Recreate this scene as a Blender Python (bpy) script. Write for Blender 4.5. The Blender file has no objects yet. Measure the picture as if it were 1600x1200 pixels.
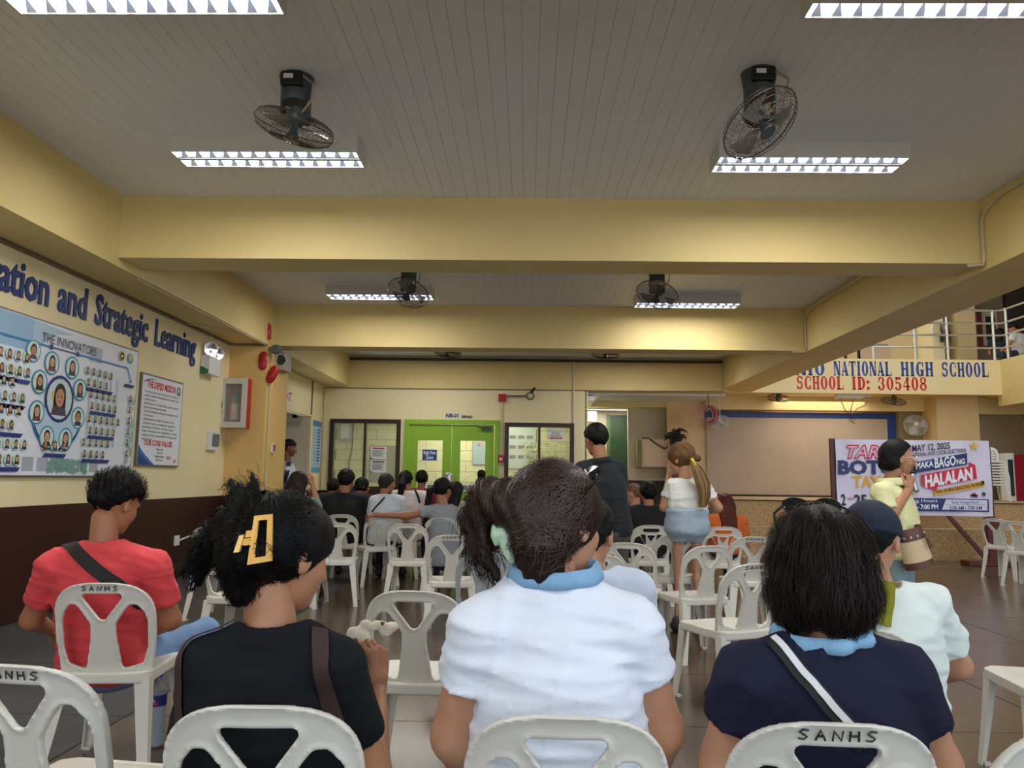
import bpy, bmesh, math, random
import numpy as np
from mathutils import Vector, Matrix, Euler
SC = bpy.context.scene
COL = SC.collection
PI = math.pi
rad = math.radians
# ------------------------------------------------------------------ camera
H = 1.25; F = 1200.0
PITCH = rad(7.03); YAW = rad(1.2); ROLL = 0.013
CAMR = Matrix.Rotation(YAW, 3, 'Z') @ Matrix.Rotation(PI/2 + PITCH, 3, 'X') @ Matrix.Rotation(ROLL, 3, 'Z')
cd = bpy.data.cameras.new('camera'); cam = bpy.data.objects.new('camera', cd); COL.objects.link(cam)
cd.sensor_width = 36; cd.lens = 27.0; cd.clip_start = 0.05; cd.clip_end = 200
cam.matrix_world = Matrix.Translation((0, 0, H)) @ CAMR.to_4x4()
SC.camera = cam
# ------------------------------------------------------------------ light and exposure
SC.view_settings.view_transform = 'Standard'; SC.view_settings.look = 'None'
SC.view_settings.exposure = 0.55; SC.view_settings.gamma = 1.0
SC.view_settings.use_curve_mapping = False
SC.cycles.max_bounces = 7; SC.cycles.diffuse_bounces = 4; SC.cycles.glossy_bounces = 3
SC.cycles.transparent_max_bounces = 8; SC.cycles.transmission_bounces = 5
SC.cycles.sample_clamp_indirect = 6.0
SC.cycles.use_denoising = True
w = bpy.data.worlds.new('sky'); SC.world = w; w.use_nodes = True
wn = w.node_tree.nodes['Background']
wn.inputs[0].default_value = (0.80, 0.90, 1.0, 1); wn.inputs[1].default_value = 1.5
def portal(name, loc, sx, sy, rot=(0, 0, 0)):   # marks an opening through which the sky lights the hall
    l = bpy.data.lights.new(name, 'AREA'); l.shape = 'RECTANGLE'; l.size = sx; l.size_y = sy; l.cycles.is_portal = True
    o = bpy.data.objects.new(name, l); o.location = loc; o.rotation_euler = rot; COL.objects.link(o)
    return o
portal('courtyard_roof_opening', (7.4, 6.0, 7.45), 5.2, 20.0)
portal('open_side_of_hall', (2.8, -4.2, 1.9), 14.0, 3.8, (rad(90), 0, 0))
LAMP_W = 19.0
# ------------------------------------------------------------------ pixel rays (1600x1200)
def ray(px, py): return CAMR @ Vector(((px-800)/F, -(py-600)/F, -1))
def atD(px, py, D): r = ray(px, py); return Vector((0, 0, H)) + r*(D/r.y)
def atX(px, py, X): r = ray(px, py); return Vector((0, 0, H)) + r*(X/r.x)
def atZ(px, py, Z): r = ray(px, py); return Vector((0, 0, H)) + r*((Z-H)/r.z)
# ------------------------------------------------------------------ materials
def lin(c):
    return tuple((x/255/12.92 if x/255 <= .04045 else ((x/255+.055)/1.055)**2.4) for x in c)
_M = {}
def mat(name, col, rough=.6, metal=0.0, bump=None, var=None, emit=None, trans=0.0, alpha=1.0, coat=0.0, sheen=0.0, sss=0.0, spec=None, fold=0.0):
    """bump=(scale,strength[,stretch xyz]); var=(scale,amount[,stretch]) brightness variation. col = sRGB 0-255"""
    if name in _M: return _M[name]
    m = bpy.data.materials.new(name); m.use_nodes = True; _M[name] = m
    nt = m.node_tree; b = nt.nodes['Principled BSDF']; c = lin(col)
    b.inputs['Base Color'].default_value = (*c, 1); b.inputs['Roughness'].default_value = rough
    b.inputs['Metallic'].default_value = metal
    if trans: b.inputs['Transmission Weight'].default_value = trans; b.inputs['IOR'].default_value = 1.33
    if alpha < 1: b.inputs['Alpha'].default_value = alpha
    if coat: b.inputs['Coat Weight'].default_value = coat; b.inputs['Coat Roughness'].default_value = .15
    if sheen: b.inputs['Sheen Weight'].default_value = sheen; b.inputs['Sheen Roughness'].default_value = .5
    if sss: b.inputs['Subsurface Weight'].default_value = sss; b.inputs['Subsurface Radius'].default_value = (.012, .005, .003); b.inputs['Subsurface Scale'].default_value = 1
    if spec is not None: b.inputs['Specular IOR Level'].default_value = spec
    if emit: b.inputs['Emission Color'].default_value = (*lin(emit[0]), 1); b.inputs['Emission Strength'].default_value = emit[1]
    def co(stretch):
        tc = nt.nodes.new('ShaderNodeTexCoord'); mp = nt.nodes.new('ShaderNodeMapping')
        nt.links.new(tc.outputs['Object'], mp.inputs[0])
        if stretch: mp.inputs['Scale'].default_value = stretch
        return mp.outputs[0]
    if var:
        n = nt.nodes.new('ShaderNodeTexNoise'); n.inputs['Scale'].default_value = var[0]; n.inputs['Detail'].default_value = 5
        n.inputs['Roughness'].default_value = .6
        nt.links.new(co(var[2] if len(var) > 2 else None), n.inputs['Vector'])
        r = nt.nodes.new('ShaderNodeMapRange'); r.inputs['From Min'].default_value = .3; r.inputs['From Max'].default_value = .7
        r.inputs['To Min'].default_value = 1-var[1]; r.inputs['To Max'].default_value = 1+var[1]*.6
        nt.links.new(n.outputs['Fac'], r.inputs['Value'])
        mx = nt.nodes.new('ShaderNodeMix'); mx.data_type = 'RGBA'; mx.blend_type = 'MULTIPLY'; mx.inputs[0].default_value = 1
        mx.inputs[6].default_value = (*c, 1); nt.links.new(r.outputs[0], mx.inputs[7]); nt.links.new(mx.outputs[2], b.inputs['Base Color'])
    if bump:
        n = nt.nodes.new('ShaderNodeTexNoise'); n.inputs['Scale'].default_value = bump[0]; n.inputs['Detail'].default_value = 4
        nt.links.new(co(bump[2] if len(bump) > 2 else None), n.inputs['Vector'])
        bp = nt.nodes.new('ShaderNodeBump'); bp.inputs['Strength'].default_value = bump[1]; bp.inputs['Distance'].default_value = .01
        nt.links.new(n.outputs['Fac'], bp.inputs['Height']); nt.links.new(bp.outputs[0], b.inputs['Normal'])
        if fold:
            n2 = nt.nodes.new('ShaderNodeTexNoise'); n2.noise_type = 'RIDGED_MULTIFRACTAL'; n2.normalize = True; n2.inputs['Scale'].default_value = 4.5; n2.inputs['Detail'].default_value = 1.5; n2.inputs['Distortion'].default_value = .9
            nt.links.new(co((1, 1, 2.6)), n2.inputs['Vector']); b2 = nt.nodes.new('ShaderNodeBump'); b2.inputs['Strength'].default_value = fold; b2.inputs['Distance'].default_value = .02
            nt.links.new(n2.outputs['Fac'], b2.inputs['Height']); nt.links.new(b2.outputs[0], bp.inputs['Normal'])
    return m
def print_mat(name='printed_surface', rough=.45):
    if name in _M: return _M[name]
    m = bpy.data.materials.new(name); m.use_nodes = True; _M[name] = m; nt = m.node_tree
    a = nt.nodes.new('ShaderNodeVertexColor'); a.layer_name = 'ink'
    b = nt.nodes['Principled BSDF']; b.inputs['Roughness'].default_value = rough
    nt.links.new(a.outputs[0], b.inputs['Base Color']); return m
# ------------------------------------------------------------------ objects
def empty(name, loc, rz=0.0):
    o = bpy.data.objects.new(name, None); o.location = loc; o.rotation_euler = (0, 0, rz); o.empty_display_size = .1
    COL.objects.link(o); return o
def tag(o, label=None, cat=None, group=None, kind=None):
    if label: o['label'] = label
    if cat: o['category'] = cat
    if group: o['group'] = group
    if kind: o['kind'] = kind
    return o
def link(name, me, parent=None, loc=None):
    o = bpy.data.objects.new(name, me); COL.objects.link(o)
    if parent: o.parent = parent
    if loc is not None: o.location = loc
    return o
def copy_tree(o, parent=None):
    c = o.copy(); COL.objects.link(c); c.parent = parent
    for ch in list(o.children): copy_tree(ch, c)
    return c
class MB:
    """collects simple solids; build() links them as one mesh object"""
    def __init__(s): s.v = []; s.f = []; s.mi = []; s.m = 0
    def add(s, vs, fs):
        n = len(s.v); s.v += [tuple(p) for p in vs]; s.f += [tuple(i+n for i in f) for f in fs]; s.mi += [s.m]*len(fs); return s
    def box(s, x0, x1, y0, y1, z0, z1, M=None, bev=0.0):
        if bev > 0:
            b = min(bev, (x1-x0)*.49, (y1-y0)*.49, (z1-z0)*.49); bm = bmesh.new()
            bmesh.ops.create_cube(bm, size=1)
            for v in bm.verts: v.co = Vector(((x0+x1)/2+v.co.x*(x1-x0), (y0+y1)/2+v.co.y*(y1-y0), (z0+z1)/2+v.co.z*(z1-z0)))
            bmesh.ops.bevel(bm, geom=bm.edges[:], offset=b, segments=2, affect='EDGES', profile=.6)
            vs = [v.co.copy() for v in bm.verts]; bm.verts.index_update(); fs = [[v.index for v in f.verts] for f in bm.faces]; bm.free()
        else:
            vs = [Vector(p) for p in ((x0,y0,z0),(x1,y0,z0),(x1,y1,z0),(x0,y1,z0),(x0,y0,z1),(x1,y0,z1),(x1,y1,z1),(x0,y1,z1))]
            fs = [(0,3,2,1),(4,5,6,7),(0,1,5,4),(1,2,6,5),(2,3,7,6),(3,0,4,7)]
        if M is not None: vs = [M @ p for p in vs]
        return s.add(vs, fs)
    def prism(s, pts, d0, d1, fr):
        """pts 2D polygon; fr(u,v,w) -> 3D"""
        n = len(pts); vs = [fr(u, v, d0) for u, v in pts]+[fr(u, v, d1) for u, v in pts]
        fs = [tuple(range(n))[::-1], tuple(range(n, 2*n))]+[(i, (i+1) % n, n+(i+1) % n, n+i) for i in range(n)]
        return s.add(vs, fs)
    def tube(s, pts, r, n=8, cap=True, closed=False):
        pts = [Vector(p) for p in pts]; N = len(pts); rs = r if isinstance(r, (list, tuple)) else [r]*N
        up = None; vs = []
        for i, p in enumerate(pts):
            if closed: t = (pts[(i+1) % N]-pts[i-1]).normalized()
            else: t = (pts[min(i+1, N-1)]-pts[max(i-1, 0)]).normalized()
            if up is None:
                up = Vector((0, 0, 1)) if abs(t.z) < .9 else Vector((1, 0, 0))
            a = t.cross(up)
            if a.length < 1e-5: a = t.cross(Vector((0, 1, .3)))
            a.normalize(); b = a.cross(t).normalized(); up = b
            for k in range(n):
                an = 2*PI*k/n; vs.append(p+a*math.cos(an)*rs[i]+b*math.sin(an)*rs[i])
        fs = []
        for i in range(N if closed else N-1):
            j = (i+1) % N
            for k in range(n): fs.append((i*n+k, i*n+(k+1) % n, j*n+(k+1) % n, j*n+k))
        if cap and not closed: fs += [tuple(range(n))[::-1], tuple(range((N-1)*n, N*n))]
        return s.add(vs, fs)
    def lathe(s, prof, n=20, M=None):
        vs = []; fs = []
        for r, z in prof:
            for k in range(n): a = 2*PI*k/n; vs.append(Vector((r*math.cos(a), r*math.sin(a), z)))
        for i in range(len(prof)-1):
            for k in range(n): fs.append((i*n+k, i*n+(k+1) % n, (i+1)*n+(k+1) % n, (i+1)*n+k))
        fs += [tuple(range(n))[::-1], tuple(range((len(prof)-1)*n, len(prof)*n))]
        if M is not None: vs = [M @ p for p in vs]
        return s.add(vs, fs)
    def build(s, name, mats, parent=None, smooth=False, loc=None):
        me = bpy.data.meshes.new(name); off = Vector(loc) if loc is not None else None
        vs = s.v if off is None else [Vector(p)-off for p in s.v]
        me.from_pydata([tuple(p) for p in vs], [], s.f)
        if not isinstance(mats, (list, tuple)): mats = [mats]
        for m in mats: me.materials.append(m)
        if len(mats) > 1: me.polygons.foreach_set('material_index', s.mi)
        if smooth:
            me.polygons.foreach_set('use_smooth', [True]*len(me.polygons))
            me.set_sharp_from_angle(angle=rad(40))
        me.update(); return link(name, me, parent, loc)
def bx(name, m, x0, x1, y0, y1, z0, z1, parent=None, bev=0.0, M=None, kind=None):
    o = MB().box(x0, x1, y0, y1, z0, z1, M, bev).build(name, m, parent)
    if kind: o['kind'] = kind
    return o
# ------------------------------------------------------------------ lettering and print
_TC = {}
def text2d(body, bold=0.0, shear=0.0, res=2):
    """flat filled glyph mesh, normalised to cap height 1, from x=0; returns verts, faces, width"""
    key = (body, bold, shear)
    if key in _TC: return _TC[key]
    c = bpy.data.curves.new('t', 'FONT'); c.body = body; c.size = 1; c.offset = bold; c.shear = shear; c.resolution_u = res
    c.fill_mode = 'BOTH'
    o = bpy.data.objects.new('t', c); COL.objects.link(o)
    dg = bpy.context.evaluated_depsgraph_get(); me = bpy.data.meshes.new_from_object(o.evaluated_get(dg))
    vs = np.array([v.co[:2] for v in me.vertices]) if len(me.vertices) else np.zeros((0, 2)); fs = [tuple(p.vertices) for p in me.polygons]
    bpy.data.objects.remove(o); bpy.data.curves.remove(c); bpy.data.meshes.remove(me)
    if len(vs):
        vs[:, 0] -= vs[:, 0].min(); vs /= .7
        wd = vs[:, 0].max()
    else: wd = 0
    _TC[key] = (vs, fs, wd); return _TC[key]
class Ink:
    """flat print: coloured polygons on a plane. fr(u,v,w)->3D, w = height above the sheet"""
    def __init__(s, fr, step=.0004): s.fr = fr; s.v = []; s.f = []; s.c = []; s.w = step; s.step = step
    def lay(s): s.w += s.step; return s
    def poly(s, pts, col):
        n = len(s.v); s.v += [(u, v, s.w) for u, v in pts]; s.f.append(tuple(range(n, n+len(pts)))); s.c.append(lin(col)); return s
    def rect(s, u0, v0, u1, v1, col): return s.poly([(u0, v0), (u1, v0), (u1, v1), (u0, v1)], col)
    def disc(s, u, v, r, col, n=20, ry=None, a0=0, a1=2*PI):
        ry = ry or r; return s.poly([(u+r*math.cos(a0+(a1-a0)*k/n), v+ry*math.sin(a0+(a1-a0)*k/n)) for k in range(n if a1-a0 > 6.2 else n+1)], col)
    def ring(s, u, v, r, w_, col, a0=0, a1=2*PI, n=24):
        for k in range(n):
            p, q = a0+(a1-a0)*k/n, a0+(a1-a0)*(k+1)/n
            s.poly([(u+r*math.cos(p), v+r*math.sin(p)), (u+(r+w_)*math.cos(p), v+(r+w_)*math.sin(p)), (u+(r+w_)*math.cos(q), v+(r+w_)*math.sin(q)), (u+r*math.cos(q), v+r*math.sin(q))], col)
        return s
    def text(s, body, u, v, h, col, width=None, bold=.0, shear=0.0, align='l', rot=0.0):
        vs, fs, wd = text2d(body, bold, shear)
        if not len(vs): return s
        sx = (width/wd) if width else h
        W = wd*sx; o = {'l': 0, 'c': -W/2, 'r': -W}[align]; n = len(s.v); cr, sr = math.cos(rot), math.sin(rot)
        for a, b in vs:
            x, y = a*sx+o, b*h; s.v.append((u+x*cr-y*sr, v+x*sr+y*cr, s.w))
        for f in fs: s.f.append(tuple(i+n for i in f)); s.c.append(lin(col))
        return s
    def build(s, name, parent=None, loc=None, m=None):
        me = bpy.data.meshes.new(name); off = Vector(loc) if loc is not None else Vector((0, 0, 0))
        me.from_pydata([tuple(Vector(s.fr(*p))-off) for p in s.v], [], s.f)
        ca = me.color_attributes.new('ink', 'FLOAT_COLOR', 'CORNER'); arr = np.ones((len(me.loops), 4), np.float32); i = 0
        for f, c in zip(s.f, s.c): arr[i:i+len(f), :3] = c; i += len(f)
        ca.data.foreach_set('color', arr.ravel()); me.materials.append(m or print_mat()); me.update()
        return link(name, me, parent, loc)
# slab-serif capitals drawn as strokes on a 1 x 1 cell (used for the painted lettering)
def slab(ch):
    T = .34; t = .13; P = []
    R = lambda a, b, c, d: P.append([(a, b), (c, b), (c, d), (a, d)])
    def arc(cx, cy, rx, ry, wx, wy, a0, a1, n=10):
        for k in range(n):
            p, q = rad(a0+(a1-a0)*k/n), rad(a0+(a1-a0)*(k+1)/n)
            P.append([(cx+rx*math.cos(p), cy+ry*math.sin(p)), (cx+rx*math.cos(q), cy+ry*math.sin(q)), (cx+(rx-wx)*math.cos(q), cy+(ry-wy)*math.sin(q)), (cx+(rx-wx)*math.cos(p), cy+(ry-wy)*math.sin(p))])
    def st(x, y0=0, y1=1, w_=T, ft=True, hd=True):
        R(x, y0, x+w_, y1)
        if ft: R(x-.07, y0, x+w_+.07, y0+.07)
        if hd: R(x-.07, y1-.07, x+w_+.07, y1)
    if ch == 'N': st(.07, w_=.16); st(.8, w_=.16, ft=False); P.append([(.07, 1), (.42, 1), (.96, 0), (.62, 0)])
    elif ch == 'A': P.append([(.4, 1), (.62, 1), (1, 0), (.62, 0)]); P.append([(.4, 1), (.5, 1), (.2, 0), (.07, 0)]); R(.2, .25, .75, .36); R(0, 0, .32, .07); R(.55, 0, 1.05, .07)
    elif ch == 'T': st(.33, hd=False); R(0, .9, 1, 1); R(0, .68, .09, 1); R(.91, .68, 1, 1)
    elif ch == 'I': st(.3)
    elif ch == 'L': st(.07, w_=.36); R(.07, 0, .95, .1); R(.86, 0, .95, .32)
    elif ch == 'H': st(.07, w_=.3); st(.63, w_=.3); R(.3, .45, .7, .56)
    elif ch in 'O0': arc(.5, .5, .48, .52, .33, .1, 0, 360, 24)
    elif ch == 'C': arc(.5, .5, .48, .52, .33, .1, 55, 305, 18); R(.8, .62, .93, 1); R(.68, .02, .93, .3)
    elif ch == 'G': arc(.5, .5, .48, .52, .33, .1, 55, 305, 18); R(.8, .65, .93, 1); R(.6, .02, .93, .45); R(.5, .4, 1.0, .47)
    elif ch == 'S': arc(.5, .72, .42, .3, .26, .12, 20, 270, 14); arc(.5, .3, .42, .32, .26, .12, -160, 90, 14); R(.8, .68, .9, 1); R(.08, 0, .18, .34)
    elif ch == 'D': st(.07); arc(.38, .5, .58, .5, .32, .1, -90, 90, 14); R(.3, .0, .42, .1); R(.3, .9, .42, 1)
    elif ch == ':': P.append([(.35+.2*math.cos(k), .12+.14*math.sin(k)) for k in np.linspace(0, 6.0, 10)]); P.append([(.35+.2*math.cos(k), .6+.14*math.sin(k)) for k in np.linspace(0, 6.0, 10)])
    elif ch == '3': arc(.45, .74, .42, .28, .28, .1, -80, 170, 12); arc(.45, .27, .48, .3, .32, .1, -170, 85, 12); R(.06, .6, .2, .8); R(.02, .12, .2, .34)
    elif ch == '5': R(.15, .5, .28, 1); R(.15, .8, .88, 1); arc(.45, .3, .48, .33, .32, .1, -165, 130, 14)
    elif ch == '4': st(.5, w_=.3, hd=False); P.append([(.8, 1), (.6, 1), (.02, .32), (.14, .32)]); R(.02, .22, 1, .33)
    elif ch == '8': arc(.5, .75, .42, .27, .25, .09, 0, 360, 18); arc(.5, .27, .48, .29, .3, .1, 0, 360, 18)
    return P
def slab_word(ink, word, u0, u1, v, h, col, gap=.16):
    n = sum(.55 if c in 'I:' else 1 for c in word)+gap*(len(word)-1); cw = (u1-u0)/n; u = u0
    for c in word:
        k = .55 if c in 'I:' else 1
        for p in slab(c):
            q = [(u+(x-(.2 if k < 1 else 0))*cw, v+y*h) for x, y in p]; ink.poly(q, col)
        u += (k+gap)*cw
# ------------------------------------------------------------------ signed-distance modelling
def nets(fn, lo, hi, h):
    lo = np.array(lo, float); hi = np.array(hi, float); n = np.maximum(np.ceil((hi-lo)/h).astype(int)+1, 3)
    ax = [lo[i]+h*np.arange(n[i]) for i in range(3)]
    X, Y, Z = np.meshgrid(*[a.astype(np.float32) for a in ax], indexing='ij')
    D = fn(X, Y, Z).astype(np.float32); D[0] = D[-1] = 1; D[:, 0] = D[:, -1] = 1; D[:, :, 0] = D[:, :, -1] = 1
    S = D < 0; nx, ny, nz = D.shape
    acc = np.zeros((nx-1, ny-1, nz-1, 3), np.float32); cnt = np.zeros((nx-1, ny-1, nz-1), np.float32)
    for a in range(3):
        b, c = [k for k in range(3) if k != a]
        for ob in (0, 1):
            for oc in (0, 1):
                s0 = [None]*3; s1 = [None]*3
                s0[a] = slice(0, -1); s1[a] = slice(1, None)
                for k, o in ((b, ob), (c, oc)): s0[k] = s1[k] = slice(o, D.shape[k]-1+o)
                d0 = D[tuple(s0)]; d1 = D[tuple(s1)]; cr = (d0 < 0) != (d1 < 0)
                t = np.where(cr, d0/np.where(cr, d0-d1, 1), 0)
                cnt += cr; acc[..., a] += t; acc[..., b] += cr*ob; acc[..., c] += cr*oc
    act = cnt > 0; idx = -np.ones(act.shape, np.int64); N = int(act.sum()); idx[act] = np.arange(N)
    g = np.argwhere(act); V = (g+acc[act]/cnt[act][:, None])*h+lo
    Fs = []
    for a in range(3):
        b, c = (a+1) % 3, (a+2) % 3
        s0 = [slice(1, -1)]*3; s1 = [slice(1, -1)]*3; s0[a] = slice(0, -1); s1[a] = slice(1, None)
        A = S[tuple(s0)]; B = S[tuple(s1)]; cr = A != B; p = np.argwhere(cr)
        if not len(p): continue
        fl = A[cr]; off = np.ones(3, int); off[a] = 0; p = p+off
        eb = np.zeros(3, int); eb[b] = 1; ec = np.zeros(3, int); ec[c] = 1
        q = [idx[tuple((p-eb-ec).T)], idx[tuple((p-ec).T)], idx[tuple(p.T)], idx[tuple((p-eb).T)]]
        Q = np.stack(q, 1); Q[~fl] = Q[~fl][:, ::-1]; Fs.append(Q)
    return V, np.concatenate(Fs)
def mesh_np(name, V, Q, mats, smooth=True, mi=None):
    me = bpy.data.meshes.new(name); me.vertices.add(len(V)); me.vertices.foreach_set('co', np.asarray(V, np.float32).ravel())
    k = Q.shape[1]; me.loops.add(len(Q)*k); me.loops.foreach_set('vertex_index', Q.astype(np.int32).ravel())
    me.polygons.add(len(Q)); me.polygons.foreach_set('loop_start', np.arange(len(Q), dtype=np.int32)*k)
    me.polygons.foreach_set('use_smooth', np.full(len(Q), smooth))
    if not isinstance(mats, (list, tuple)): mats = [mats]
    for m in mats: me.materials.append(m)
    if mi is not None: me.polygons.foreach_set('material_index', np.asarray(mi, np.int32))
    me.update(calc_edges=True); return me
def smin(a, b, k=.03):
    h = np.clip(.5+.5*(b-a)/k, 0, 1); return b+(a-b)*h-k*h*(1-h)
def smax(a, b, k=.03): return -smin(-a, -b, k)
def s_cone(X, Y, Z, a, b, ra, rb):
    a = np.array(a, np.float32); b = np.array(b, np.float32); d = b-a; L = max(float(d@d), 1e-9)
    px, py, pz = X-a[0], Y-a[1], Z-a[2]; t = np.clip((px*d[0]+py*d[1]+pz*d[2])/L, 0, 1)
    return np.sqrt((px-t*d[0])**2+(py-t*d[1])**2+(pz-t*d[2])**2)-(ra+(rb-ra)*t)
def s_ell(X, Y, Z, c, r, R=None):
    px, py, pz = X-c[0], Y-c[1], Z-c[2]
    if R is not None:
        px, py, pz = (R[0][0]*px+R[1][0]*py+R[2][0]*pz, R[0][1]*px+R[1][1]*py+R[2][1]*pz, R[0][2]*px+R[1][2]*py+R[2][2]*pz)
    k = np.sqrt((px/r[0])**2+(py/r[1])**2+(pz/r[2])**2); k2 = np.sqrt((px/r[0]**2)**2+(py/r[1]**2)**2+(pz/r[2]**2)**2)+1e-6
    return k*(k-1)/k2
def s_plane(X, Y, Z, p, n): return (X-p[0])*n[0]+(Y-p[1])*n[1]+(Z-p[2])*n[2]
def poly2(U, V, pts):
    """2D polygon signed distance"""
    d = np.full(U.shape, 1e9, np.float32); s = np.ones(U.shape, np.float32); n = len(pts)
    for i in range(n):
        ax, ay = pts[i]; bx_, by = pts[i-1]; ex, ey = bx_-ax, by-ay; wx, wy = U-ax, V-ay
        t = np.clip((wx*ex+wy*ey)/(ex*ex+ey*ey), 0, 1); d = np.minimum(d, (wx-ex*t)**2+(wy-ey*t)**2)
        c1 = V >= ay; c2 = V < by; c3 = ex*wy > ey*wx
        s = np.where((c1 & c2 & c3) | (~c1 & ~c2 & ~c3), -s, s)
    return s*np.sqrt(d)
# ================================================================== materials
WALL = mat('cream_wall_paint', (238, 222, 176), .55, var=(1.2, .05), bump=(60, .05))
BEAM = mat('yellow_beam_paint', (224, 200, 136), .55, var=(1.0, .06), bump=(50, .05))
BROWN = mat('dark_brown_gloss_paint', (56, 22, 15), .4, var=(2, .12))
CEIL = mat('pvc_ceiling_plank', (230, 234, 240), .4)
GREYP = mat('grey_white_paint', (196, 184, 160), .6, var=(2, .08))
STEEL = mat('brushed_steel', (200, 200, 198), .28, metal=.9)
DARK = mat('dark_metal', (42, 46, 50), .45)
BLACK = mat('black_plastic', (16, 16, 18), .45)
WHITE = mat('white_plastic', (226, 226, 222), .4)
CONDUIT = mat('painted_conduit', (205, 190, 150), .5)
GREEN = mat('lime_green_door_paint', (136, 178, 38), .4, var=(2, .06))
WINB = mat('dark_brown_window_frame', (52, 28, 18), .4)
RED = mat('red_enamel', (170, 24, 28), .35)
GLASS = mat('window_glass', (235, 240, 238), .04, alpha=.13, spec=.5)
BLUE = mat('royal_blue_paint', (16, 50, 118), .5)
MAROON = mat('maroon_painted_wood', (84, 30, 22), .45, var=(8, .15, (1, 1, .2)))
def struct(o): o['kind'] = 'structure'; return o
def S(name, m, *a, **k): return struct(bx(name, m, *a, **k))
XL, XBL, XR, XRO = -4.27, -3.74, 4.04, 4.74
ZC, ZS, YB = 3.78, 3.12, 15.9
# ------------------------------------------------------------------ floor: polished slabs in a grid of joints
FLM = mat('polished_brown_concrete', (88, 71, 57), .19, var=(1.6, .26), bump=(3, .04), spec=.5)
FLG = mat('dull_grey_concrete', (66, 66, 68), .42, var=(1.5, .2), bump=(8, .06))
fl = S('floor', mat('joint_grout', (34, 28, 24), .7), -4.5, 13, -5, 24, -.12, -.006)
gx = [-4.4, -2.07, -.85, .37, 1.6, 2.81, 4.01, 5.23, 6.45, 7.65, 8.9, 10.1, 12.9]; gy = [-4.9, -2.8, -.5, .7, 1.85, 3.0, 4.14, 5.22, 6.4, 7.6, 8.8, 10.0, 11.2, 12.4, 13.6, 15.9, 18.2, 23.9]
rs = random.Random(5)
for i in range(len(gx)-1):
    for j in range(len(gy)-1):
        g = .004
        p = bx('floor_slab', FLG if i == 0 else FLM, gx[i]+g, gx[i+1]-g, gy[j]+g, gy[j+1]-g, -.03, rs.uniform(-.0008, 0), fl)
# ------------------------------------------------------------------ ceiling of long PVC planks
ce = S('ceiling', mat('ceiling_back', (150, 145, 135), .8), -4.6, 4.7, -4, 16.6, ZC+.02, ZC+.25)
n_p = 76; pw = (XR-XBL)/n_p
def plank_mesh(L):
    mb = MB(); mb.box(.0006, pw-.0006, 0, L, -.012, 0, bev=.003)
    me = bpy.data.meshes.new('plank'); me.from_pydata([tuple(v) for v in mb.v], [], mb.f); me.materials.append(CEIL); return me
for (y0, y1, single) in ((2.7, 6.72, 1), (7.15, 11.1, 1), (11.5, 15.9, 0), (-4, 2.3, 0)):
    me = plank_mesh(y1-y0)
    if single:
        for k in range(n_p): link('plank', me, ce, (XBL+k*pw, y0, ZC+.012))
    else:
        mb = MB()
        for k in range(n_p): mb.box(XBL+k*pw+.002, XBL+(k+1)*pw-.004, y0, y1, ZC, ZC+.014)
        o = mb.build('plank_field', CEIL, ce); o['kind'] = 'stuff'
# ------------------------------------------------------------------ beams and walls
for y0, y1 in ((2.3, 2.7), (6.72, 7.15), (11.1, 11.5)):
    S('trim_%d' % int(y0), BEAM, XBL-.1, XR+.1, y0, y1, 3.2 if y0 < 10 else 3.15, ZC+.1)
S('trim_left_beam', BEAM, XL-.2, XBL, -4, 16.1, ZS, ZC+.3)
S('trim_right_beam', BEAM, XR, XRO, -4, 16.6, ZS+.02, ZC+.45)
wl = S('wall_left', WALL, XL-.2, XL, -4, 13.35, .965, ZS+.1)
S('wall_left_far', WALL, XL-.2, XL, 15.07, 16.1, .965, ZS+.1)
S('wall_left_over_door', WALL, XL-.2, XL, 13.35, 15.07, 2.42, ZS+.1)
S('baseboard_left', BROWN, XL-.2, XL+.004, -4, 13.35, 0, .965)
S('baseboard_left_far', BROWN, XL-.2, XL+.004, 15.07, 16.1, 0, .965)
S('trim_column_left', mat('ochre_column_paint', (222, 184, 112), .55, var=(1, .05)), XL-.1, XBL+.02, 10.78, 11.75, .965, ZS+.1)
S('baseboard_column', BROWN, XL-.1, XBL+.025, 10.775, 11.76, 0, .965)
# side doorway: grey-brown room wall beyond and its leaf standing open
S('ceiling_side_room', GREYP, XL-1.6, XL-.2, 12.5, 16.4, 2.7, 2.8); S('wall_side_room_end', mat('grey_brown_wall', (178, 168, 150), .7), XL-1.6, XL-.2, 16.1, 16.3, 0, 2.8); S('wall_side_room_near', mat('grey_brown_wall', (178, 168, 150), .7), XL-1.6, XL-.2, 12.4, 12.5, 0, 2.8)
S('wall_side_room', mat('grey_brown_wall', (178, 168, 150), .7), XL-1.6, XL-1.5, 12.5, 16.2, 0, 3.0)
d2 = bx('door_2', mat('tan_door', (176, 162, 140), .5), XL-.95, XL-.02, 15.0, 15.05, 0, 2.38); struct(d2)
bx('door_closer', STEEL, XL-.5, XL-.2, 14.94, 15.0, 2.2, 2.26, d2)
S('trim_door_frame', mat('grey_green_frame', (120, 118, 100), .5), XL-.2, XL+.02, 13.3, 13.36, 0, 2.45)
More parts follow.
